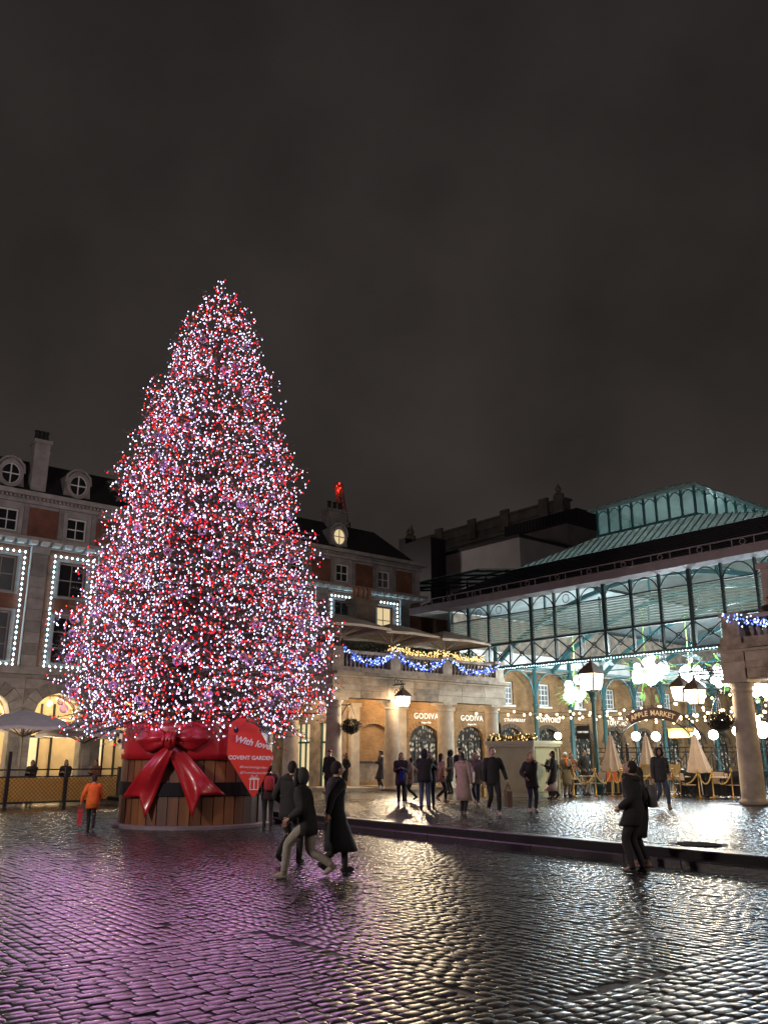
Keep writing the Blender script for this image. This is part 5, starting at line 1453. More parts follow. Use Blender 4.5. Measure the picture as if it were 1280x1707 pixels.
# glass stars / faceted ornaments hung round the chandeliers
crystal = pbr('clear_faceted_acrylic', (.55, .68, .72), .12, spec=.8, metal=.3)
orn = [(12.5, -8.6, 6.1), (13.2, -9.8, 6.2), (13.8, -11.0, 6.15), (14.3, -11.9, 5.9), (12.9, -5.2, 6.3), (13.2, -3.8, 6.0)]
for k, (x, y, z) in enumerate(orn):
    q = np.random.default_rng(40 + k); mb = MB()
    for j in range(9):
        v_ = Vector(q.normal(0, 1, 3)).normalized(); a = Vector((x, y, z)); b = a + v_ * q.uniform(.35, .6); s_ = v_.orthogonal().normalized() * .1
        mb.add([tuple(a - s_), tuple(a + s_), tuple(a.lerp(b, .6) + s_ * 1.4), tuple(b), tuple(a.lerp(b, .6) - s_ * 1.4), tuple(a.lerp(b, .5) + v_.cross(s_) * .9)], [(0, 1, 5), (1, 2, 5), (2, 3, 5), (3, 4, 5), (4, 0, 5), (4, 3, 2, 1, 0)])
    mb.tube([(x, y, z), (x, y, z + 2.5)], .01, 4)
    solo('hanging_star', mb, crystal, (x, y, z), 'clear faceted star ornament under the hall truss, ' + ('first', 'second', 'third', 'fourth')[k] + ' from the left above the curved sign' if k < 4 else 'clear faceted star ornament ' + ('right of the lamp post lantern' if k == 4 else 'left of the lamp post lantern'), 'ornament', 'faceted ornaments hung in the hall')

# string lights and globes
SB = MB().ball((0, 0, 0), .058, 8, 6, (1, 1, 1.2)).mesh('bulb', M['warm_bulb'], smooth=True)
def string(label, a, b, sag, n):
    a = Vector(a); b = Vector(b)
    t = thing('string_light', label, 'string lights', tuple(a), 0, 'festoon bulb strings across the hall')
    P = [a.lerp(b, i / 20) - Vector((0, 0, sag * 4 * (i / 20) * (1 - i / 20))) for i in range(21)]
    MB().tube([tuple(p) for p in P], .012, 4).build('cable', M['iron'], t)
    for k in range(n):
        s = (k + .5) / n; p = a.lerp(b, s) - Vector((0, 0, sag * 4 * s * (1 - s) + .09)); inst('bulb', SB, t, tuple(p))
sl = [((11.0, 2.6, 4.1), (18.5, -9, 4.9), .45), ((12.5, 2.4, 4.45), (22, -9, 4.5), .75), ((16, 2.4, 4.0), (14.5, -11.5, 5.0), .5), ((19, 2.4, 4.5), (15.5, -13, 4.6), .8),
      ((23, 2.4, 4.2), (17.5, -13.5, 5.2), .7), ((27, 2.4, 4.9), (20, -13.5, 4.9), .9), ((31, 2.4, 4.3), (24, -13, 5.4), .7), ((11.2, -7.6, 3.5), (11.2, -14.6, 3.9), .4), ((12.5, -10, 4.0), (18, -15.5, 4.6), .5), ((34, 2.4, 5.0), (27, -12, 5.4), .9)]
FEST = ('starting at the end of the left portico, nearest the kiosk', 'starting above the first lettered shop beyond the portico', 'from the wall by the first window to above the curved sign', 'from the wall behind the lamp post to above the curved sign',
        'running from the wall below the third hall window', 'running from the wall below the fourth hall window', 'running from the wall below the fifth hall window', 'hanging low just behind the curved market sign', 'slanting back behind the right portico column', 'deepest in the hall, from its farthest visible wall windows')
for k, (a, b, s) in enumerate(sl):
    string('warm festoon bulb string ' + FEST[k], a, b, s, int((Vector(b) - Vector(a)).length / .85))
for x, y in ((13, -.4), (17, -1.2), (21, -.8), (25, -1), (30, -1)): lamp('festoon_glow', (x, y, 3.7), 85, (1, .70, .38), .3)
GM = MB().ball((0, 0, 0), .19, 14, 10).mesh('globe', M['globe'], smooth=True)
for k, (px_, py_, lab) in enumerate(((-8.35, 2.62, 'white globe lamp at the left foot of the curved market sign'), (-9.35, 2.6, 'white globe lamp under the left half of the curved market sign'), (-11.25, 2.62, 'white globe lamp under the right half of the curved market sign'), (-12.05, 2.62, 'white globe lamp at the right foot of the curved market sign'), (-13.1, 2.75, 'white globe lamp just left of the right portico column'), (-16.2, 2.6, 'white globe lamp right of the right portico column'), (-16.6, 2.2, 'lower white globe lamp right of the right portico column'))):
    t = thing('globe_lamp', lab, 'globe lamp', (10.4, px_, .27)); inst('globe', GM, t, (10.4, px_, py_))
    MB().tube([(10.4, px_, .27), (10.4, px_, py_ - .17)], .03, 6).build('stand', M['iron'], t)
for k, y in enumerate((-8.8, -11.6, -13.4)): lamp('globe_glow', (10.0, y, 2.6), 90, (1, .93, .84), .25)
bigl = thing('globe_lamp', 'brightest cluster of lamps under the middle of the curved market sign', 'globe lamp', (14, -10.9, .27))
for dx, dz in ((0, 0), (.3, .15), (-.25, .1), (.1, .38), (-.2, -.15)): inst('globe', GM, bigl, (14, -12.1 + dx, 2.9 + dz), 0, (1.2, 1.2, 1.2))
MB().tube([(14, -12.1, .27), (14, -12.1, 2.8)], .03, 6).build('stand', M['iron'], bigl)
kl = thing('globe_lamp', 'small warm globe lamp beside the kiosk garland', 'globe lamp', (4.5, -8.95, 2.36)); inst('globe', GM, kl, (4.4, -8.9, 2.55), 0, (.7, .7, .7)); MB().tube([(4.4, -8.9, 2.37), (4.4, -8.9, 2.45)], .03, 6).build('stand', M['iron'], kl)
# fairy lights on the truss chord
fl = thing('light_strip', 'row of tiny white lights along the bottom of the hall truss', 'fairy lights', (HX - .12, -7, 6.14))
bulbs_at([(HX - .13, 3.2 - .16 * k, 6.13 + random.gauss(0, .01)) for k in range(128)], .024, [M['cold_bulb']], 'bulb_row', fl)
# projecting signs
def hang_sign(label, x, y, z, w, h, mat, face):
    t = thing('hanging_sign', label, 'sign', (x, y, z)); MB().box(x - .03, x + .03, y, y + w, z, z + h).build('board', mat, t)
    MB().box(x - .02, x + .02, y, y + w + .35, z + h + .04, z + h + .08).box(x - .015, x + .015, y + .1, y + .13, z + h, z + h + .04).build('bracket', M['iron'], t)
    return t
s1 = hang_sign('black projecting shop sign above the tables, left of the curved market sign', 20.4, 1.75, 2.75, 1.0, .8, M['iron'], None)
lettering('lettering', 'TOM FORD', .16, M['lit_letter'], s1, (20.36, 2.25, 3.15), normal='-x')
hang_sign('dark projecting shop sign next to the end column of the left portico', 12.9, 2.0, 2.65, .75, .8, M['iron'], None)
hang_sign('gold panelled hanging sign under the curved market sign', 11.5, -10.6, 2.55, 1.3, .4, M['gold'], None)
# hanging baskets
def basket(label, x, y, z, zt, seed, arm):
    t = thing('hanging_basket', label, 'hanging basket', (x, y, z)); q = np.random.default_rng(seed)
    pts = [];
    for _ in range(520):
        v_ = Vector(q.normal(0, 1, 3)).normalized() * q.uniform(.55, 1.0); pts.append((x + v_.x * .44, y + v_.y * .44, z + v_.z * .34))
    leafy(pts, .13, pbr('brown_green_foliage', (.06, .045, .02), .8, var=.5, scale=6), 'foliage', t, seed)
    MB().lathe([(.05, z - .36), (.25, z - .28), (.36, z - .05), (.38, z)], 10, (x, y)).build('bowl', M['iron'], t)
    mb = MB()
    for k in range(3): a = 2 * PI * k / 3; mb.tube([(x + .36 * math.cos(a), y + .36 * math.sin(a), z), (x, y, zt)], .012, 4)
    mb.bar((x, y, zt), arm, .04); mb.tube([(x + (arm[0] - x) * i / 8, y + (arm[1] - y) * i / 8, zt - .5 * (i / 8) ** 2 + .06) for i in range(9)], .02, 4)
    mb.build('bracket', M['iron'], t)
basket('brown leafy hanging basket on the left side of the right portico column', 4.85, -15.55, 2.95, 3.9, 31, (5.0, -15.98, 3.9))
basket('brown leafy hanging basket beside the corner column near the Christmas tree', .4, -.75, 3.05, 3.95, 32, (.15, -.35, 3.95))

# brass posts and ropes
STP = MB().lathe([(.17, 0), (.17, .02), (.05, .05), (.028, .08), (.028, .92), (.045, .94), (.045, .98), (.02, .99)], 12).mesh('post', M['gold'], smooth=True)
stn = [(5.0, -9.05), (5.8, -9.5), (6.5, -9.75), (6.9, -9.95), (7.5, -10.9), (7.9, -11.6), (8.05, -12.6), (8.35, -13.0), (8.6, -13.65)]
labs = ['brass rope post beside the group waiting by the kiosk', 'brass rope post in front of the man in the dark jacket', 'brass rope post just left of the first folded parasol', 'brass rope post under the first folded parasol', 'brass rope post behind the couple looking at the tree', 'brass rope post left of the loose rope swags', 'brass rope post between two deep rope swags', 'brass rope post in front of the rightmost folded parasol', 'rightmost brass rope post, near the right portico column']
for (x, y), l in zip(stn, labs):
    t = thing('rope_post', l, 'rope post', (x, y, .27), 0, 'brass posts of the queue barrier'); inst('post', STP, t, (x, y, .27)); mb = MB(); mb.ball((x, y, 1.29), .05, 8, 6); mb.build('finial', M['gold'], t, smooth=True)
for k, (a, b) in enumerate(zip(stn[:-1], stn[1:])):
    A_ = Vector((*a, 1.18)); B_ = Vector((*b, 1.18)); L_ = (A_ - B_).length
    mb = MB(); mb.tube([tuple(A_.lerp(B_, i / 12) - Vector((0, 0, .42 * 4 * (i / 12) * (1 - i / 12)))) for i in range(13)], .028, 6)
    solo('barrier_rope', mb, M['rope'], (a[0], a[1], 1.18), 'gold rope swag ' + ('right beside the group by the kiosk', 'right of the group by the kiosk', 'just left of the first folded parasol', 'beneath the first folded parasol', 'behind the couple looking at the tree', 'left of the hooded man', 'left of the rightmost folded parasol', 'between the rightmost two brass posts')[k], 'rope', 'gold ropes of the queue barrier', smooth=True)
# folded parasols
def folded(label, x, y, z0, tilt, wdt=.34):
    t = thing('folded_parasol', label, 'parasol', (x, y, .27)); n_ = 16
    ax = Vector((tilt[0], tilt[1], 1)).normalized(); b = Vector((x, y, .3))
    mb = MB(); vs_ = []; fs = []
    prof = [(0.0, 1.0), (.10, .92), (.42, .84), (.72, .90), (1.0, 1.02)]
    levels = [(z0, wdt), (z0 + .06, wdt * 1.0), (z0 + .5, wdt * .72), (z0 + 1.0, wdt * .42), (z0 + 1.42, wdt * .2), (z0 + 1.5, .02)]
    for zz, r_ in levels:
        for k in range(n_):
            rr = r_ * (1 + (.16 if k % 2 else -.12)); a = 2 * PI * k / n_; p = b + ax * (zz - .3) + Vector((rr * math.cos(a), rr * math.sin(a), (.05 if k % 2 else 0) * (zz == z0))); vs_.append(tuple(p))
    for i in range(len(levels) - 1):
        for k in range(n_): fs.append((i * n_ + k, i * n_ + (k + 1) % n_, (i + 1) * n_ + (k + 1) % n_, (i + 1) * n_ + k))
    fs.append(tuple(range(n_)));
    mb.add(vs_, fs); mb.build('canopy', M['canvas'], t, smooth=False)
    MB().tube([tuple(b), tuple(b + ax * (z0 + 1.6 - .3))], .025, 6).build('pole', M['white_paint'], t)
    MB().box(x - .3, x + .3, y - .3, y + .3, .272, .33).build('base', M['iron'], t)
folded('beige folded parasol left of the couple, under the left end of the curved sign', 7.7, -8.95, 1.15, (0, 0), .40)
folded('beige folded parasol behind the hooded man, under the middle of the curved sign', 8.8, -9.95, 1.12, (0.02, 0.03), .37)
folded('beige folded parasol leaning left near the right portico column', 8.7, -12.35, 1.15, (.04, .09), .42)
# tables, bistro chairs, wicker screens
def bistro_table(x, y):
    t = thing('bistro_table', 'small round cafe table', 'table', (x, y, .27)); MB().lathe([(.34, .98), (.36, .99), (.36, 1.02), (.34, 1.03)], 18, (x, y)).build('table_top', M['canvas'], t)
    MB().tube([(x, y, .3), (x, y, .98)], .03, 6).build('stem', M['iron'], t)
    mb = MB()
    for k in range(3): a = 2 * PI * k / 3; mb.bar((x, y, .36), (x + .28 * math.cos(a), y + .28 * math.sin(a), .29), .03)
    mb.build('foot', M['iron'], t); return t
def bistro_chair(x, y, rz):
    t = thing('bistro_chair', 'folding cafe chair', 'chair', (x, y, .27), rz)
    MB().box(-.2, .2, -.2, .2, .44, .47).build('seat', M['canvas'], t)
    for sx in (-1, 1):
        MB().bar((sx * .18, -.2, 0), (sx * .18, .2, .45), .025).build('leg', M['iron'], t); MB().bar((sx * .18, .22, 0), (sx * .18, -.2, .45), .025).build('leg', M['iron'], t)
        MB().bar((sx * .18, .2, .45), (sx * .18, .26, .9), .025).build('back_post', M['iron'], t)
    MB().box(-.18, .18, .235, .255, .62, .88).build('backrest', M['canvas'], t); return t
for x, y, l in ((6.1, -8.9, 'small round cafe table behind the waiting group by the kiosk'), (7.9, -10.4, 'small round cafe table behind the couple looking at the tree'), (8.3, -11.7, 'small round cafe table in front of the seated woman with pale hair'), (8.6, -13.2, 'small round cafe table nearest the right portico column')): bistro_table(x, y)['label'] = l
for x, y, r_, l in ((5.6, -8.9, 1.2, 'folding cafe chair left of the table by the waiting group'), (6.6, -9.1, -1.4, 'folding cafe chair right of the table by the waiting group'), (7.5, -9.9, 2.0, 'folding cafe chair under the first folded parasol'), (8.4, -10.7, -1.0, 'folding cafe chair behind the hooded man'), (8.0, -12.2, 1.0, 'folding cafe chair behind the deep rope swags'), (8.9, -11.2, .4, 'folding cafe chair the pale haired woman sits by'), (8.9, -13.5, -.6, 'rightmost folding cafe chair, by the rightmost brass post'), (6.9, -8.3, .2, 'folding cafe chair against the railing near the lamp post')): bistro_chair(x, y, r_)['label'] = l
wick = pbr('woven_cane', (.42, .34, .17), .7, var=.3, scale=14, bump=.5, bscale=60)
for x, y, l in ((8.0, -9.35, 'cane screen panel under the first folded parasol'), (8.3, -10.35, 'cane screen panel left of the hooded man'), (8.6, -11.1, 'cane screen panel right of the hooded man')):
    t = thing('cane_screen', l, 'screen', (x, y, .27)); MB().box(x - .015, x + .015, y - .36, y + .36, .92, 1.42).build('panel', wick, t)
    mb = MB(); mb.box(x - .03, x + .03, y - .42, y - .361, .27, 1.47).box(x - .03, x + .03, y + .361, y + .42, .27, 1.47).box(x - .03, x + .03, y - .36, y + .36, 1.421, 1.47).box(x - .03, x + .03, y - .36, y + .36, .87, .919); mb.build('frame', M['gold'], t)
htr = thing('patio_brazier', 'glowing orange heater panel beside the railing post', 'heater', (8.3, -8.55, .27)); MB().box(8.2, 8.4, -8.85, -8.25, .75, 1.25).build('panel', pbr('orange_glow_panel', (.3, .05, .02), .6, emit=(1, .12, .03), estr=.35, sample=False), htr); MB().box(8.18, 8.42, -8.9, -8.2, .272, .745).build('stand', M['iron'], htr)
# open cafe umbrellas, lattice fence and lamps on the left terrace
parasol('cafe_umbrella', 'large open grey cafe umbrella at the left picture edge', -11.5, 5.6, .0, 3.62, 2.35, M['canvas_grey'], 'umbrella', 'grey cafe umbrellas left of the tree', .75, 8)
parasol('cafe_umbrella', 'open grey cafe umbrella half hidden behind the tree barrel', -8.6, 6.6, .0, 3.35, 2.0, M['canvas_grey'], 'umbrella', 'grey cafe umbrellas left of the tree', .7, 8)
fen = thing('terrace_fence', 'lattice cafe fence with black posts on the left', 'fence', (-10.6, 2.75, 0))
lat = pbr('pale_lattice_wood', (.26, .18, .08), .7, var=.2, scale=6)
windbreak = milky('cream_windbreak_canvas', (.55, .42, .2), .6, .8)
FXS = [-14.9, -12.75, -10.6, -8.5]
for a, b in zip(FXS[:-1], FXS[1:]):
    mb = MB(); x0, x1, z0, z1 = a + .07, b - .07, .16, 1.02
    st_ = .15; k = -(z1 - z0)
    while k < (x1 - x0):
        for sg in (1, -1):
            xs = x0 + k; p = [xs, z0]; q = [xs + (z1 - z0), z1]
            if p[0] < x0: p[1] += x0 - p[0]; p[0] = x0
            if q[0] > x1: q[1] -= q[0] - x1; q[0] = x1
            if sg < 0: p[0], q[0] = x0 + x1 - p[0], x0 + x1 - q[0]
            if abs(p[0] - q[0]) > .03: mb.bar((p[0], 2.75 + .008 * sg, p[1]), (q[0], 2.75 + .008 * sg, q[1]), .045, .012)
        k += st_
    mb.build('lattice_strip', lat, fen, kind='stuff')
    MB().box(x0, x1, 2.73, 2.77, .1, .16).box(x0, x1, 2.73, 2.77, 1.02, 1.07).build('panel_rail', M['iron'], fen)
    MB().box(x0, x1, 2.80, 2.815, .17, 1.0).build('backing', windbreak, fen)
    MB().tube([(x0, 2.75, 1.3), (x1, 2.75, 1.3)], .025, 5).build('top_rail', M['iron'], fen)
for x in FXS: MB().box(x - .06, x + .06, 2.69, 2.81, 0, 1.38 if x != -12.75 else 1.95).build('fence_post', M['iron'], fen)
tl_ = thing('terrace_lamp', 'bare warm lamp hanging by the arch on the left terrace', 'lamp', (-9.0, 8.2, 3.2)); mb = MB(); mb.ball((-9.0, 8.2, 3.25), .12, 10, 8); mb.build('bulb', M['warm_bulb'], tl_, smooth=True); MB().tube([(-13, 8.2, 3.6), (-9, 8.2, 3.38), (-6, 8.2, 3.5)], .02, 4).build('cable', M['iron'], tl_)
lamp('terrace_glow', (-9.2, 8.0, 2.9), 160, (1, .78, .5), .12)
lamp('terrace_glow', (-12.5, 6.6, 2.3), 110, (1, .78, .5), .12)
# ------------------------------------------------------------------ people
SKIN = pbr('skin', (.42, .25, .18), .55); HAIRM = {}
def cloth(c, rough=.85, var=.25): 
    k = 'cloth_%02x%02x%02x' % tuple(int(min(1, v) * 255) for v in c); return pbr(k, c, rough, var=var, scale=9, bump=.7, bscale=11)
PENDING = []
def ik(a, c, l1, l2, pole):
    a = Vector(a); c = Vector(c); d = c - a; L_ = min(d.length, (l1 + l2) * .998); d.normalize(); c = a + d * L_
    x = (l1 * l1 - l2 * l2 + L_ * L_) / (2 * L_); h = math.sqrt(max(0, l1 * l1 - x * x))
    p = Vector(pole); p = p - d * p.dot(d)
    if p.length < 1e-5: p = d.orthogonal()
    return a + d * x + p.normalized() * h, c
def smooth_path(pts, n=4):
    pts = [Vector(p) for p in pts]; out = []
    P_ = [pts[0]] + pts + [pts[-1]]
    for i in range(1, len(P_) - 2):
        for k in range(n):
            t = k / n; a, b, c, d = P_[i - 1], P_[i], P_[i + 1], P_[i + 2]
            out.append(.5 * ((2 * b) + (c - a) * t + (2 * a - 5 * b + 4 * c - d) * t * t + (3 * b - a - 3 * c + d) * t ** 3))
    out.append(pts[-1]); return out
def lerp_r(rs, m):
    return [rs[min(len(rs) - 1, int(i / (m - 1) * (len(rs) - 1)))] * (1 - (i / (m - 1) * (len(rs) - 1)) % 1) + rs[min(len(rs) - 1, int(i / (m - 1) * (len(rs) - 1)) + 1)] * ((i / (m - 1) * (len(rs) - 1)) % 1) for i in range(m)]
def rings(mb, lst, n=14):
    """lst: (centre, rx, ry, tilt about x)"""
    vs_ = []; fs = []
    for c, rx, ry, tl_ in lst:
        for k in range(n):
            a = 2 * PI * k / n; p = Vector((rx * math.cos(a), ry * math.sin(a), 0)); p.rotate(Euler((-tl_, 0, 0))); vs_.append(tuple(Vector(c) + p))
    for i in range(len(lst) - 1):
        for k in range(n): fs.append((i * n + k, i * n + (k + 1) % n, (i + 1) * n + (k + 1) % n, (i + 1) * n + k))
    fs.append(tuple(reversed(range(n)))); fs.append(tuple(range((len(lst) - 1) * n, len(lst) * n)))
    mb.add(vs_, fs)
ARM = {'down': (.07, .04, -.53), 'fwd': (.05, .25, -.45), 'back': (.06, -.24, -.45), 'phone': (-.10, .30, -.20), 'pocket': (.05, .13, -.40), 'face': (-.13, .17, .05), 'out': (.18, .36, -.22), 'hug': (-.12, .36, -.02), 'wave': (.17, .06, -.48), 'lap': (-.06, .33, -.36)}
def person(label, at, yaw, h=1.72, lean=0.0, feet=((-.09, .02), (.09, -.02)), arms=('down', 'down'), top=(.02, .02, .022), bot=(.02, .02, .025), hem=-.16, bulk=1.0, flare=0.0,
           hair=(.02, .015, .012), long_hair=False, hat=None, hood=None, shoes=(.02, .02, .02), skirt=None, scarf=None, pack=None, seated=False, turn=0.0, nod=0.0, stripe=None, group=None, legw=1.0, collar=None, skin=None):
    t = thing('person', label, 'person', world_at=Vector(at), rz=R(yaw), group=group)
    s = h / 1.75
    stride = max(abs(f[1]) for f in feet)
    hz = .90 - (.9 - math.sqrt(max(.3, .9 ** 2 - stride ** 2))) * .9
    if seated: hz = .50
    P0 = Vector((0, 0, hz + .03)); sp = Vector((0, math.sin(lean), math.cos(lean)))
    ch = P0 + sp * .38; nk = P0 + sp * .535; hd_ = nk + Vector((0, math.sin(lean * .7) * .1 + .02, .135))
    J = {}
    legs = []; armsj = []
    for i, sx in enumerate((-1, 1)):
        hip = Vector((sx * .09, 0, hz)); fx, fy = feet[i]
        back = fy < -.12
        ank = Vector((fx, fy, .09 + (.09 if back else 0)))
        if seated: ank = Vector((sx * .1, .42, .09)); kn = Vector((sx * .11, .42, .50))
        else: kn, ank = ik(hip, ank, .42, .42, (0, 1, .05))
        toe = ank + Vector((sx * .015, .15, -.055)) if not back else ank + Vector((sx * .015, .12, -.13))
        legs.append((hip, kn, ank, toe, back))
        sh = P0 + sp * .465 + Vector((sx * .175, 0, 0))
        a = ARM[arms[i]]; wr = sh + Vector((a[0] * sx, a[1], a[2]))
        el, wr = ik(sh, wr, .285, .255, (sx * .55, -1, -.25)); armsj.append((sh, el, wr, wr + (wr - el).normalized() * .09))
    # the body: one skinned surface grown along the skeleton
    vs_ = [P0, P0 + sp * .2, ch, nk, hd_ - Vector((0, .01, .03))]; es = [(0, 1), (1, 2), (2, 3), (3, 4)]; rad = [.115, .105, .125, .052, .06]
    for hip, kn, ank, toe, _ in legs:
        b = len(vs_); vs_ += [hip, kn, ank, toe]; es += [(0, b), (b, b + 1), (b + 1, b + 2), (b + 2, b + 3)]; rad += [.085, .055, .036, .03]
    for sh, el, wr, hn in armsj:
        b = len(vs_); vs_ += [sh, el, wr, hn]; es += [(2, b), (b, b + 1), (b + 1, b + 2), (b + 2, b + 3)]; rad += [.055, .04, .027, .03]
    me = bpy.data.meshes.new('body'); me.from_pydata([tuple(v * s) for v in vs_], es, [])
    o = bpy.data.objects.new('body', me); COL.objects.link(o)
    o.modifiers.new('s', 'SKIN'); d = me.skin_vertices[0].data
    for k, r_ in enumerate(rad): d[k].radius = (r_ * s, r_ * s); d[k].use_root = (k == 0)
    m2 = o.modifiers.new('u', 'SUBSURF'); m2.levels = 1; m2.render_levels = 1
    # head and hands, added to the grown surface
    H = MB(); rot = Euler((nod, 0, turn), 'XYZ').to_matrix()
    Hb = MB(); Hb.ball((0, 0, 0), 1, 16, 12)
    hv = []
    for x, y, z in Hb.v:
        jaw = 1 - .24 * max(0, -z - .1); p = Vector((x * .074 * jaw, y * (.095 if y > 0 else .092) * (1 - .1 * max(0, -z)), z * .118))
        if y > .8 and abs(x) < .3 and -.45 < z < .1: p.y += .022
        if y > .7 and .12 < z < .4: p.y += .004
        hv.append(p)
    def addh(vs2, fs2): H.add([tuple((hd_ + rot @ Vector(v)) * s) for v in vs2], fs2)
    H.mi = 0; addh(hv, Hb.f)
    for sx in (-1, 1):
        q = MB().ball((sx * .076, -.005, -.01), .028, 6, 5, (.35, .7, 1.1)); addh(q.v, q.f)
        H.mi = 1; q = MB().ball((sx * .031, .083, .018), .0125, 6, 5); addh(q.v, q.f); q = MB().box(sx * .031 - .018, sx * .031 + .018, .086, .093, .037, .043); addh(q.v, q.f); H.mi = 0
    q = MB().prism([(-.011, -.035), (.011, -.035), (0, .02)], .088, .112, 'y'); addh(q.v, q.f)
    H.mi = 2; q = MB().box(-.024, .024, .08, .0905, -.062, -.052); addh(q.v, q.f); H.mi = 0
    for i, (sh, el, wr, hn) in enumerate(armsj):
        sx = -1 if i == 0 else 1
        f = (wr - el).normalized(); side = Vector((0, 1, 0)) - f * f.y
        if side.length < .1: side = Vector((1, 0, 0))
        side.normalize(); nrm = f.cross(side)
        pc = wr + f * .055; q = []
        for a in (-1, 1):
            for b in (-1, 1): q.append(None)
        pl = [wr - side * .026 - nrm * .014, wr + side * .026 - nrm * .014, wr + side * .026 + nrm * .014, wr - side * .026 + nrm * .014, wr + f * .095 - side * .04 - nrm * .012, wr + f * .095 + side * .04 - nrm * .012, wr + f * .095 + side * .04 + nrm * .012, wr + f * .095 - side * .04 + nrm * .012]
        H.hexa([tuple(v * s) for v in pl])
        for k, ln in enumerate((.062, .078, .072, .055)):
            b = wr + f * .09 + side * (.03 - .02 * k); c = nrm * (-sx)
            H.tube([tuple(v * s) for v in (b, b + f * ln * .5 + c * .008, b + f * ln * .85 + c * .03)], [.009 * s, .0085 * s, .006 * s], 5)
        b = wr + f * .03 + side * .027
        H.tube([tuple(v * s) for v in (b, b + side * .03 + f * .03, b + side * .032 + f * .062 - nrm * sx * .012)], [.012 * s, .0095 * s, .007 * s], 5)
    PENDING.append((t, o, H, skin or SKIN, cloth(hair)))
    # clothing
    tp = cloth(top); bt = cloth(bot); shm = cloth(shoes, .5)
    mb = MB(); sc3 = lambda lst: [(Vector(c) * s, a * s, b * s, q) for c, a, b, q in lst]
    b = bulk; L = []
    if hem < -.2:
        cy = sum(l[1].y for l in legs) / 2
        n_ = 4
        for i in range(n_):
            f = 1 - i / n_; z = hem * f; spread = abs(legs[0][1].y - legs[1][1].y) * .5 * f
            L.append(((0, cy * f * .8, P0.z + z), (.17 + .03 * b + flare * f), (.125 + .02 * b + flare * f + spread), 0))
    else: L.append(((0, 0, P0.z + hem), .178 * b + flare * .3, .128 * b + flare * .3, 0)); L.append(((0, 0, P0.z + hem * .4), .180 * b, .13 * b, 0))
    L += [(P0 + sp * .06, .172 * b, .124 * b, lean * .4), (P0 + sp * .2, .160 * b, .118 * b, lean), (P0 + sp * .32, .185 * b, .128 * b, lean), (P0 + sp * .42, .195 * b, .122 * b, lean), (P0 + sp * .475, .175 * b, .105 * b, lean), (P0 + sp * .515, .105, .085, lean), (P0 + sp * .56, .068, .072, lean)]
    rings(mb, sc3(L))
    for sh, el, wr, hn in armsj:
        inn = sh + (P0 + sp * .44 - sh) * .35
        pts = smooth_path([inn, sh + Vector((0, 0, -.01)), sh.lerp(el, .5), el, el.lerp(wr, .5), wr]); rr = lerp_r([.075 * b, .078 * b, .068 * b, .058 * b, .052 * b, .043 * b], len(pts))
        mb.tube([tuple(p * s) for p in pts], [q * s for q in rr], 9)
    mb.build('coat' if hem < -.3 else 'jacket', tp, t, smooth=True)
    mb = MB()
    for hip, kn, ank, toe, _ in legs:
        pts = smooth_path([hip + Vector((0, 0, .05)), hip - (hip - kn) * .15, hip.lerp(kn, .55), kn, kn.lerp(ank, .5), ank + (kn - ank).normalized() * .01]); rr = lerp_r([.10, .10, .082 * legw, .066 * legw, .058 * legw, .05 * legw], len(pts))
        mb.tube([tuple(p * s) for p in pts], [q * s for q in rr], 9)
    rings(mb, sc3([(P0 + Vector((0, 0, -.13)), .15, .10, 0), (P0, .158, .11, 0), (P0 + sp * .1, .15, .105, 0)]), 12)
    tr_ = mb.build('trousers', bt, t, smooth=True)
    if stripe:
        mb = MB()
        for i, (hip, kn, ank, toe, _) in enumerate(legs):
            sx = (-1, 1)[i]; o_ = Vector((sx * .075, .0, 0)); mb.tube([tuple(p * s) for p in smooth_path([hip + o_ * 1.25, kn + o_ * .9, ank + o_ * .72])], .012 * s, 5)
        mb.build('trouser_stripe', cloth(stripe), tr_)
    for hip, kn, ank, toe, back in legs:
        mb = MB(); q = MB().ball((0, 0, 0), 1, 10, 8)
        d_ = Vector((toe.x - ank.x, toe.y - ank.y, 0)); vv = []
        for x, y, z in q.v:
            p = Vector((x * .047, y * .135 + .055, max(-.04, z * .055 * (1 - .3 * max(0, y)))))
            p.rotate(Euler((-.55 if back else 0, 0, 0))); vv.append(tuple((Vector((ank.x, ank.y, ank.z - .05 + (0 if not back else .02))) + p) * s))
        mb.add(vv, q.f); mb.tube([tuple((ank + Vector((0, 0, -.03))) * s), tuple((ank + (kn - ank).normalized() * .05) * s)], .052 * s, 8); mb.build('shoe', shm, t, smooth=True)
    if skirt:
        col, z0, z1, fl_ = skirt; mb = MB(); cy = sum(l[1].y for l in legs) / 2; spread = abs(legs[0][1].y - legs[1][1].y) * .4
        rings(mb, sc3([((0, cy, z1), .17 + fl_, .14 + fl_ + spread, 0), ((0, cy * .6, (z0 + z1) / 2), .17 + fl_ * .6, .13 + fl_ * .6 + spread * .6, 0), ((0, 0, z0), .16, .12, 0)])); mb.build('skirt', cloth(col), t, smooth=True)
    hm = cloth(hair)
    def headpart(name, q, mat): 
        m_ = MB(); m_.add([tuple((hd_ + rot @ Vector(v)) * s) for v in q.v], q.f); return m_.build(name, mat, t, smooth=True)
    q = MB().ball((0, -.026, .022), 1, 14, 10, (.083, .094, .114)); headpart('hair', q, hm)
    if long_hair:
        q = MB(); rings(q, [((0, -.06, -.30), .07, .02, 0), ((0, -.075, -.2), .10, .04, 0), ((0, -.055, -.08), .095, .06, 0), ((0, -.035, .04), .084, .075, 0)], 12); headpart('long_hair', q, hm)
    if hat:
        q = MB().ball((0, -.012, .05), 1, 14, 8, (.092, .108, .095)); q.v = [(x, y, max(z, .035)) for x, y, z in q.v]; headpart('hat', q, cloth(hat))
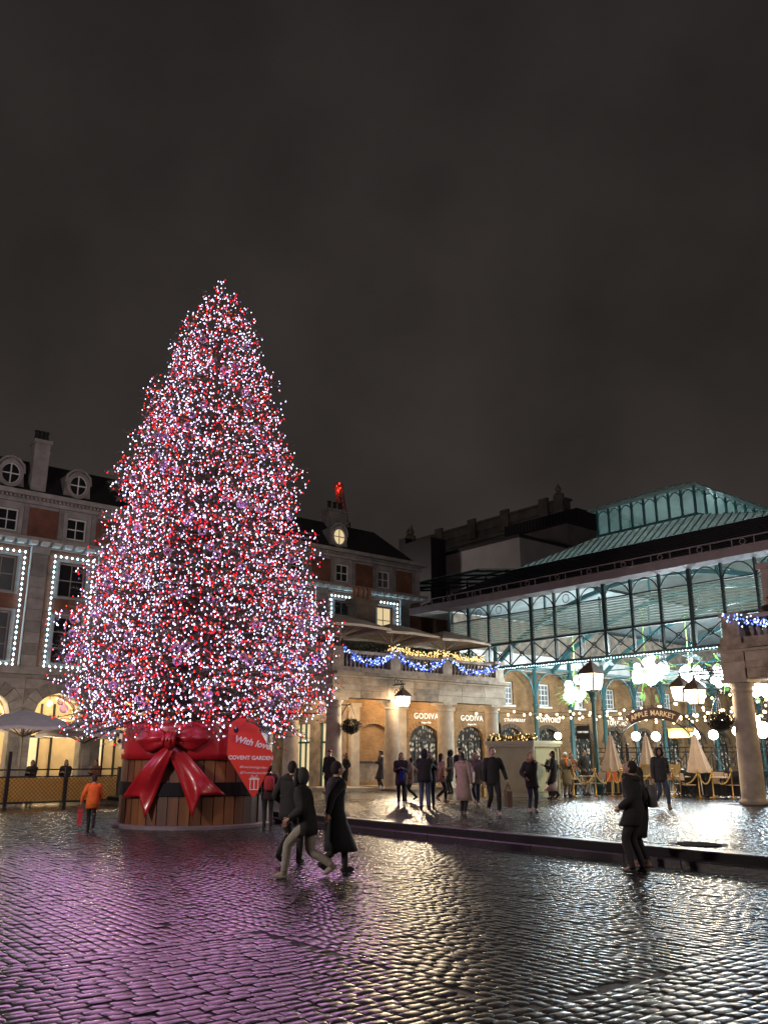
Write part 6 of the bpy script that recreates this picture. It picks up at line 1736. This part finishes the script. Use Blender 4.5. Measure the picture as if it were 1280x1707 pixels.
    if hood:
        q = MB().ball((0, -.045, .015), 1, 14, 10, (.115, .115, .15)); headpart('hood', q, cloth(hood))
        q = MB(); q.tube([(.10 * math.cos(a), .045, .13 * math.sin(a) + .005) for a in [2 * PI * i / 14 for i in range(14)]], .026, 6, closed=True); headpart('hood_rim', q, cloth(hood))
    if collar:
        m_ = MB(); c = P0 + sp * .51; m_.tube([tuple((c + Vector((.135 * math.cos(a), .10 * math.sin(a), .015 + .02 * math.sin(a)))) * s) for a in [2 * PI * i / 14 for i in range(14)]], .055 * s, 7, closed=True); m_.build('fur_collar', cloth(collar), t, smooth=True)
    if scarf:
        m_ = MB(); c = nk + Vector((0, .01, .0)); m_.tube([tuple((c + Vector((.085 * math.cos(a), .085 * math.sin(a), 0))) * s) for a in [2 * PI * i / 12 for i in range(12)]], .042 * s, 7, closed=True); m_.tube([tuple((c + Vector((.03, .10, -.02))) * s), tuple((c + Vector((.04, .15, -.3))) * s)], .035 * s, 6); m_.build('scarf', cloth(scarf), t, smooth=True)
    if pack:
        m_ = MB(); c = P0 + sp * .30 + Vector((0, -.20 * bulk, 0)); rings(m_, sc3([(c + sp * -.2, .13, .07, lean), (c + sp * -.15, .15, .09, lean), (c + sp * .1, .145, .085, lean), (c + sp * .19, .10, .05, lean)]), 12); m_.build('backpack', cloth(pack), t, smooth=True)
    t['hands'] = 0; del t['hands']
    return t, [a[3] * s for a in armsj], R(yaw), Vector(at)
def held_bag(label, pr, hand, w, hgt, dp, col, cat='bag', drop=.22, name='carrier_bag'):
    t, hands, yw, at = pr; p = hands[hand].copy(); p.rotate(Euler((0, 0, yw))); p = p + at
    b = thing(name, label, cat, world_at=Vector((p.x, p.y, p.z - drop - hgt)), rz=yw)
    mb = MB(); mb.hexa([(-dp * .42, -w * .45, 0), (dp * .42, -w * .45, 0), (dp * .42, w * .45, 0), (-dp * .42, w * .45, 0), (-dp / 2, -w / 2, hgt), (dp / 2, -w / 2, hgt), (dp / 2, w / 2, hgt), (-dp / 2, w / 2, hgt)]); mb.build('bag_body', cloth(col), b)
    for sx in (-1, 1): MB().tube([(sx * dp * .4, -w * .28, hgt), (sx * .01, 0, hgt + drop), (sx * dp * .4, w * .28, hgt)], .009, 5).build('handle', cloth(col), b)
    return b
BLK = (.012, .012, .014); NAVY = (.012, .016, .035); JEAN = (.05, .075, .14); GREY = (.16, .15, .145)
# foreground
man = person('man in a dark hooded jacket standing at the right, head turned up towards the tree', (4.12, 14.87, 0), 52, 1.78, feet=((-.10, .05), (.10, -.05)), arms=('pocket', 'pocket'), top=(.016, .015, .016), bot=(.022, .02, .021), hem=-.22, bulk=1.18, hair=(.018, .013, .012), nod=.35, turn=.2, collar=(.015, .014, .015), shoes=(.012, .01, .01))
person('person in long black coat with grey backpack, close behind the right foreground man', (4.44, 15.6, 0), 62, 1.66, feet=((-.08, .1), (.08, -.04)), arms=('pocket', 'down'), top=(.014, .014, .016), bot=(.012, .012, .014), hem=-.42, bulk=1.08, hair=(.025, .016, .012), long_hair=True, pack=(.10, .095, .10), shoes=(.28, .17, .12))
person('man in a black puffer jacket and black track trousers with a white side stripe', (-1.66, 16.0, 0), -25, 1.78, lean=.05, feet=((-.10, -.2), (.10, .16)), arms=('pocket', 'pocket'), top=(.012, .012, .013), bot=(.013, .013, .015), hem=-.18, bulk=1.22, hair=(.03, .02, .015), stripe=(.5, .5, .5), collar=(.015, .015, .016))
person('person striding left in pale beige trousers and a dark hooded jacket', (-1.20, 14.25, 0), 82, 1.74, lean=.22, feet=((-.09, .34), (.09, -.40)), arms=('pocket', 'fwd'), top=(.014, .014, .015), bot=(.30, .26, .22), hem=-.20, bulk=1.2, hair=(.03, .02, .016), hood=(.05, .048, .05), shoes=(.3, .26, .22), legw=1.12)
person('tall person in a long black coat walking right beside the beige trousers', (-.80, 14.75, 0), -62, 1.80, lean=.03, feet=((-.09, .22), (.09, -.26)), arms=('down', 'back'), top=(.01, .01, .012), bot=(.012, .012, .013), hem=-.56, bulk=1.12, flare=.05, hair=(.02, .014, .012))
red = person('person in a red and black jacket standing at the right edge of the barrel', (-3.0, 23.3, 0), 10, 1.62, arms=('pocket', 'pocket'), top=(.03, .012, .014), bot=(.015, .014, .016), hair=(.02, .014, .012), pack=(.32, .025, .025), bulk=1.1)
kid = person('child in a bright orange coat and dark hat walking past the barrel', (-7.42, 22.9, 0), 20, 1.36, lean=.05, feet=((-.07, .1), (.07, -.16)), arms=('wave', 'fwd'), top=(.75, .14, .02), bot=(.014, .014, .018), hem=-.24, bulk=1.18, hat=(.02, .02, .025), hair=(.03, .02, .015), shoes=(.02, .015, .015))
held_bag('red carrier bag held by the child in orange', kid, 0, .26, .34, .12, (.45, .03, .04), drop=.16)
# on the pavement
w1_ = person('woman in a patterned black coat looking at her phone', (.56, 28.99, .27), 178, 1.66, arms=('phone', 'phone'), top=(.03, .028, .03), bot=(.014, .014, .016), hem=-.28, bulk=1.12, long_hair=True, hair=(.03, .02, .016), shoes=(.7, .68, .66), nod=-.25)
held_bag('blue shoulder bag of the woman looking at her phone', w1_, 0, .34, .3, .16, (.03, .05, .30), drop=.10)
person('person in a black jacket and blue jeans seen from behind, arms round another', (1.22, 26.8, .27), -8, 1.74, lean=.05, feet=((-.12, 0), (.12, 0)), arms=('hug', 'hug'), top=(.012, .012, .014), bot=(.08, .10, .17), hem=-.14, bulk=1.28, hair=(.02, .015, .012), hood=(.014, .014, .016))
person('person in dark clothes embraced by the one in blue jeans', (1.42, 27.25, .27), 170, 1.66, arms=('hug', 'hug'), top=(.016, .015, .017), bot=(.03, .035, .06), hair=(.03, .02, .014), long_hair=True, bulk=1.05)
person('woman in a pink jacket and dark leggings walking behind the embracing pair', (1.97, 30.6, .27), -70, 1.66, feet=((-.08, .18), (.08, -.22)), arms=('phone', 'back'), top=(.42, .24, .20), bot=(.02, .02, .024), hem=-.2, bulk=1.06, long_hair=True, hair=(.03, .02, .015), shoes=(.3, .2, .15))
person('small figure in brown walking left between the columns behind the pair in jeans', (.95, 31.5, .27), 75, 1.5, feet=((-.08, .2), (.08, -.2)), arms=('fwd', 'back'), top=(.2, .12, .09), bot=(.03, .025, .025), hem=-.25, hair=(.03, .02, .015))
person('woman in a long dusty pink coat with dark hair, seen from behind', (2.14, 24.23, .27), -30, 1.66, feet=((-.08, .05), (.08, -.1)), arms=('phone', 'down'), top=(.33, .23, .20), bot=(.016, .015, .017), hem=-.52, bulk=1.06, flare=.04, long_hair=True, hair=(.012, .010, .010), scarf=(.36, .27, .23), shoes=(.2, .16, .14))
w3 = person('woman in a grey cape smiling, walking towards the camera with bags', (3.0, 29.0, .27), 160, 1.70, feet=((-.08, .14), (.08, -.16)), arms=('down', 'phone'), top=(.13, .115, .115), bot=(.03, .04, .07), hem=-.24, bulk=1.16, flare=.05, long_hair=True, hair=(.035, .022, .016), shoes=(.25, .17, .12))
held_bag('yellow carrier bag of the woman in the grey cape', w3, 0, .24, .34, .10, (.62, .36, .05), drop=.14)
held_bag('white carrier bag of the woman in the grey cape', w3, 1, .26, .32, .10, (.62, .6, .56), drop=.14)
person('man in a flat cap and dark coat standing by the shop window', (2.85, 33.2, .40), 170, 1.72, arms=('phone', 'phone'), top=(.03, .027, .026), bot=(.02, .02, .022), hat=(.03, .028, .026), hair=(.03, .02, .015), hem=-.3, bulk=1.08)
person('slim dark figure beside the third column of the left portico', (2.78, 37.2, .27), 60, 1.78, arms=('down', 'down'), top=(.01, .01, .011), bot=(.01, .01, .011), hem=-.45, hair=(.015, .012, .011), hood=(.012, .012, .013))
bm_ = person('man in a black jacket striding forward with a brown shopping bag', (2.96, 24.23, .27), 186, 1.82, feet=((-.09, .20), (.09, -.24)), arms=('wave', 'down'), top=(.014, .014, .016), bot=(.012, .012, .014), hem=-.16, bulk=1.10, hair=(.05, .03, .02), shoes=(.35, .3, .26))
held_bag('brown paper shopping bag in the hand of the man in black', bm_, 0, .34, .42, .15, (.12, .065, .05), drop=.2)
person('woman in a black parka with a fur trimmed hood, hand at her face', (4.2, 25.46, .27), 195, 1.66, feet=((-.08, .05), (.08, -.06)), arms=('face', 'pocket'), top=(.014, .013, .015), bot=(.035, .045, .08), hem=-.22, bulk=1.16, long_hair=True, hair=(.16, .08, .04), collar=(.22, .14, .08), shoes=(.4, .33, .28))
person('woman in a long black coat over a pale skirt beside the kiosk', (6.2, 32.6, .27), 75, 1.74, feet=((-.08, .12), (.08, -.14)), arms=('phone', 'down'), top=(.011, .01, .011), bot=(.03, .025, .025), hem=-.36, bulk=1.06, flare=.03, long_hair=True, hair=(.016, .012, .011), skirt=((.40, .32, .28), .62, .30, .10), shoes=(.05, .04, .04))
person('woman in a white bobble hat with an orange scarf bag by the rope posts', (7.12, 34.9, .27), 200, 1.68, arms=('phone', 'pocket'), top=(.18, .16, .10), bot=(.2, .18, .15), hem=-.5, hat=(.7, .68, .66), hair=(.2, .13, .07), scarf=(.6, .16, .03), bulk=1.05)
person('woman with brown hair in an orange and dark coat behind the rope posts', (7.66, 36.3, .27), 190, 1.66, arms=('pocket', 'phone'), top=(.45, .15, .05), bot=(.03, .03, .03), hem=-.3, long_hair=True, hair=(.06, .03, .02))
person('man in a dark green jacket and pale trousers by the rope posts', (8.05, 35.7, .27), 215, 1.78, arms=('pocket', 'pocket'), top=(.02, .024, .022), bot=(.3, .27, .22), hem=-.16, hair=(.03, .02, .015), bulk=1.14)
person('hooded man in a dark grey jacket and jeans walking forward', (8.42, 27.2, .27), 190, 1.82, feet=((-.1, .2), (.1, -.22)), arms=('pocket', 'down'), top=(.05, .05, .052), bot=(.06, .08, .13), hem=-.16, bulk=1.2, hood=(.03, .03, .032), hair=(.02, .015, .012), shoes=(.3, .2, .1))
person('woman with a grey scarf and long dark coat under the blind arch', (-.12, 38.9, .40), 105, 1.66, feet=((-.08, .1), (.08, -.1)), arms=('phone', 'down'), top=(.075, .065, .055), bot=(.02, .018, .018), hem=-.48, scarf=(.26, .24, .22), hair=(.02, .014, .012), flare=.03, shoes=(.7, .66, .6), hat=(.04, .035, .03))
person('red haired woman in a black coat by the corner column', (-1.72, 40.0, .27), 120, 1.68, arms=('pocket', 'down'), top=(.014, .013, .014), bot=(.014, .013, .014), hem=-.5, long_hair=True, hair=(.10, .035, .018))
person('person in a burgundy hat and dark coat in front of the corner column', (-2.2, 36.0, .27), 160, 1.78, arms=('down', 'down'), top=(.018, .015, .018), bot=(.015, .014, .016), hem=-.3, hat=(.13, .015, .025), bulk=1.1)
wp = person('pale haired woman in a cream top seated at a cafe table', (12.3, 37.2, .27), 165, 1.66, seated=True, arms=('lap', 'lap'), top=(.42, .38, .33), bot=(.03, .03, .035), long_hair=True, hair=(.32, .2, .1))
person('person in a black jacket seated next to the pale haired woman', (12.75, 37.3, .27), 190, 1.74, seated=True, arms=('lap', 'lap'), top=(.014, .014, .016), bot=(.02, .02, .022), hair=(.03, .02, .015), bulk=1.1)
person('dark dressed person seated behind the rightmost folded parasol', (13.4, 37.6, .27), 170, 1.72, seated=True, arms=('lap', 'lap'), top=(.02, .018, .02), bot=(.02, .02, .022), hair=(.03, .02, .015))
for x, y, l in ((12.4, 37.2, 'cafe stool under the pale haired woman'), (12.75, 37.35, 'cafe stool under the person in the black jacket'), (13.4, 37.65, 'cafe stool behind the rightmost folded parasol')):
    t = thing('cafe_stool', l, 'stool', world_at=Vector((x, y, .27)))
    MB().lathe([(.2, .40), (.2, .43)], 14).build('seat', M['canvas'], t)
    for k in range(4): a = PI / 4 + k * PI / 2; MB().bar((.13 * math.cos(a), .13 * math.sin(a), .40), (.18 * math.cos(a), .18 * math.sin(a), 0), .03).build('leg', M['iron'], t)
person('dark figure leaning on the balustrade of the right portico', tuple(W(5.75, -17.3, 5.3)), 120, 1.78, arms=('phone', 'phone'), top=(.012, .012, .013), bot=(.012, .012, .013), hair=(.06, .03, .02), bulk=1.2, lean=.1)
for (x, y, yw, l, c, hr) in ((-14.4, 6.2, 120, 'person in a salmon top at the left picture edge behind the lattice fence', (.35, .14, .1), (.03, .02, .015)), (-12.9, 6.6, 200, 'dark dressed person next to the umbrella pole behind the lattice fence', BLK, (.02, .015, .012)), (-11.1, 5.2, 170, 'dark long haired person right of the umbrella pole behind the fence', BLK, (.015, .012, .01)),
                      (-9.75, 5.2, 180, 'dark figure with a round head between the two doorways behind the fence', (.014, .012, .012), (.015, .012, .012)), (-8.55, 5.0, 150, 'person in a reddish brown coat behind the fence by the barrel', (.16, .06, .035), (.05, .025, .018)), (-7.4, 3.6, 90, 'person in a navy coat bending down by the left side of the barrel', (.014, .022, .05), (.015, .012, .012))):
    person(l, tuple(W(x, y, 0)), yw, 1.66, arms=('phone', 'phone'), top=c, bot=BLK, hem=-.35, long_hair=True, hair=hr, bulk=1.15, lean=.55 if 'navy' in l else .05)
# finish the bodies: evaluate the grown skins together, then add heads and hands
bpy.context.view_layer.update()
dg = bpy.context.evaluated_depsgraph_get()
done = []
for t, o, H, sk, hm in PENDING:
    ev = o.evaluated_get(dg); me = ev.to_mesh()
    v = [tuple(x.co) for x in me.vertices]; f = [tuple(p.vertices) for p in me.polygons]
    ev.to_mesh_clear(); done.append((t, o, H, sk, v, f))
lipm = pbr('lips', (.30, .10, .08), .5); eyem = pbr('dark_eyes', (.015, .012, .01), .3)
for t, o, H, sk, v, f in done:
    bpy.data.objects.remove(o)
    mb = MB(); mb.add(v, f); off = len(mb.v); mb.v += H.v; mb.f += [tuple(i + off for i in q) for q in H.f]; mb.m += H.m
    mb.build('body', [sk, eyem, lipm], t, smooth=True)
# ------------------------------------------------------------------ lamps that light the square from behind the camera
def square_lamp(x, y, h, power, col, label):
    t = thing('lamp_post', label, 'lamp post', world_at=Vector((x, y, 0)))
    MB().lathe([(.2, 0), (.2, .5), (.09, .7), (.06, h - .6), (.14, h - .5)], 10).build('post', M['iron'], t)
    mb = MB(); mb.ball((0, 0, h - .2), .92, 14, 10); mb.build('globe', M['lantern'], t)
    lamp('square_light', None, power, col, .9, world_at=Vector((x, y, h - .2)))
square_lamp(-17, 8, 7.0, 7200, (1.0, .88, .80), 'tall square lamp post out of view on the left')
square_lamp(16, 4, 7.0, 2700, (1.0, .86, .76), 'tall square lamp post out of view on the right')
for x in (1.7, 5.0, 8.4): lamp('portico_downlight', (x, 1.6, 4.35), 170, (1.0, .72, .42), .12)
for y in (2.0, 5.5): lamp('portico_downlight', (1.7, y, 4.35), 120, (1.0, .74, .46), .12)
for x, y in [(1.7, 1.6), (5.0, 1.6), (8.4, 1.6), (1.7, 5.5), (6.8, -18.6)]:
    MB().lathe([(.12, 4.5), (.12, 4.54)], 12, (x, y)).build('ceiling_lamp', M['lantern'], lp if y > -5 else rp)
lamp('portico_downlight', (6.8, -18.6, 4.35), 160, (1.0, .74, .46), .12)
lamp('portico_downlight', (7.0, -17.6, 4.2), 90, (1.0, .76, .5), .3)
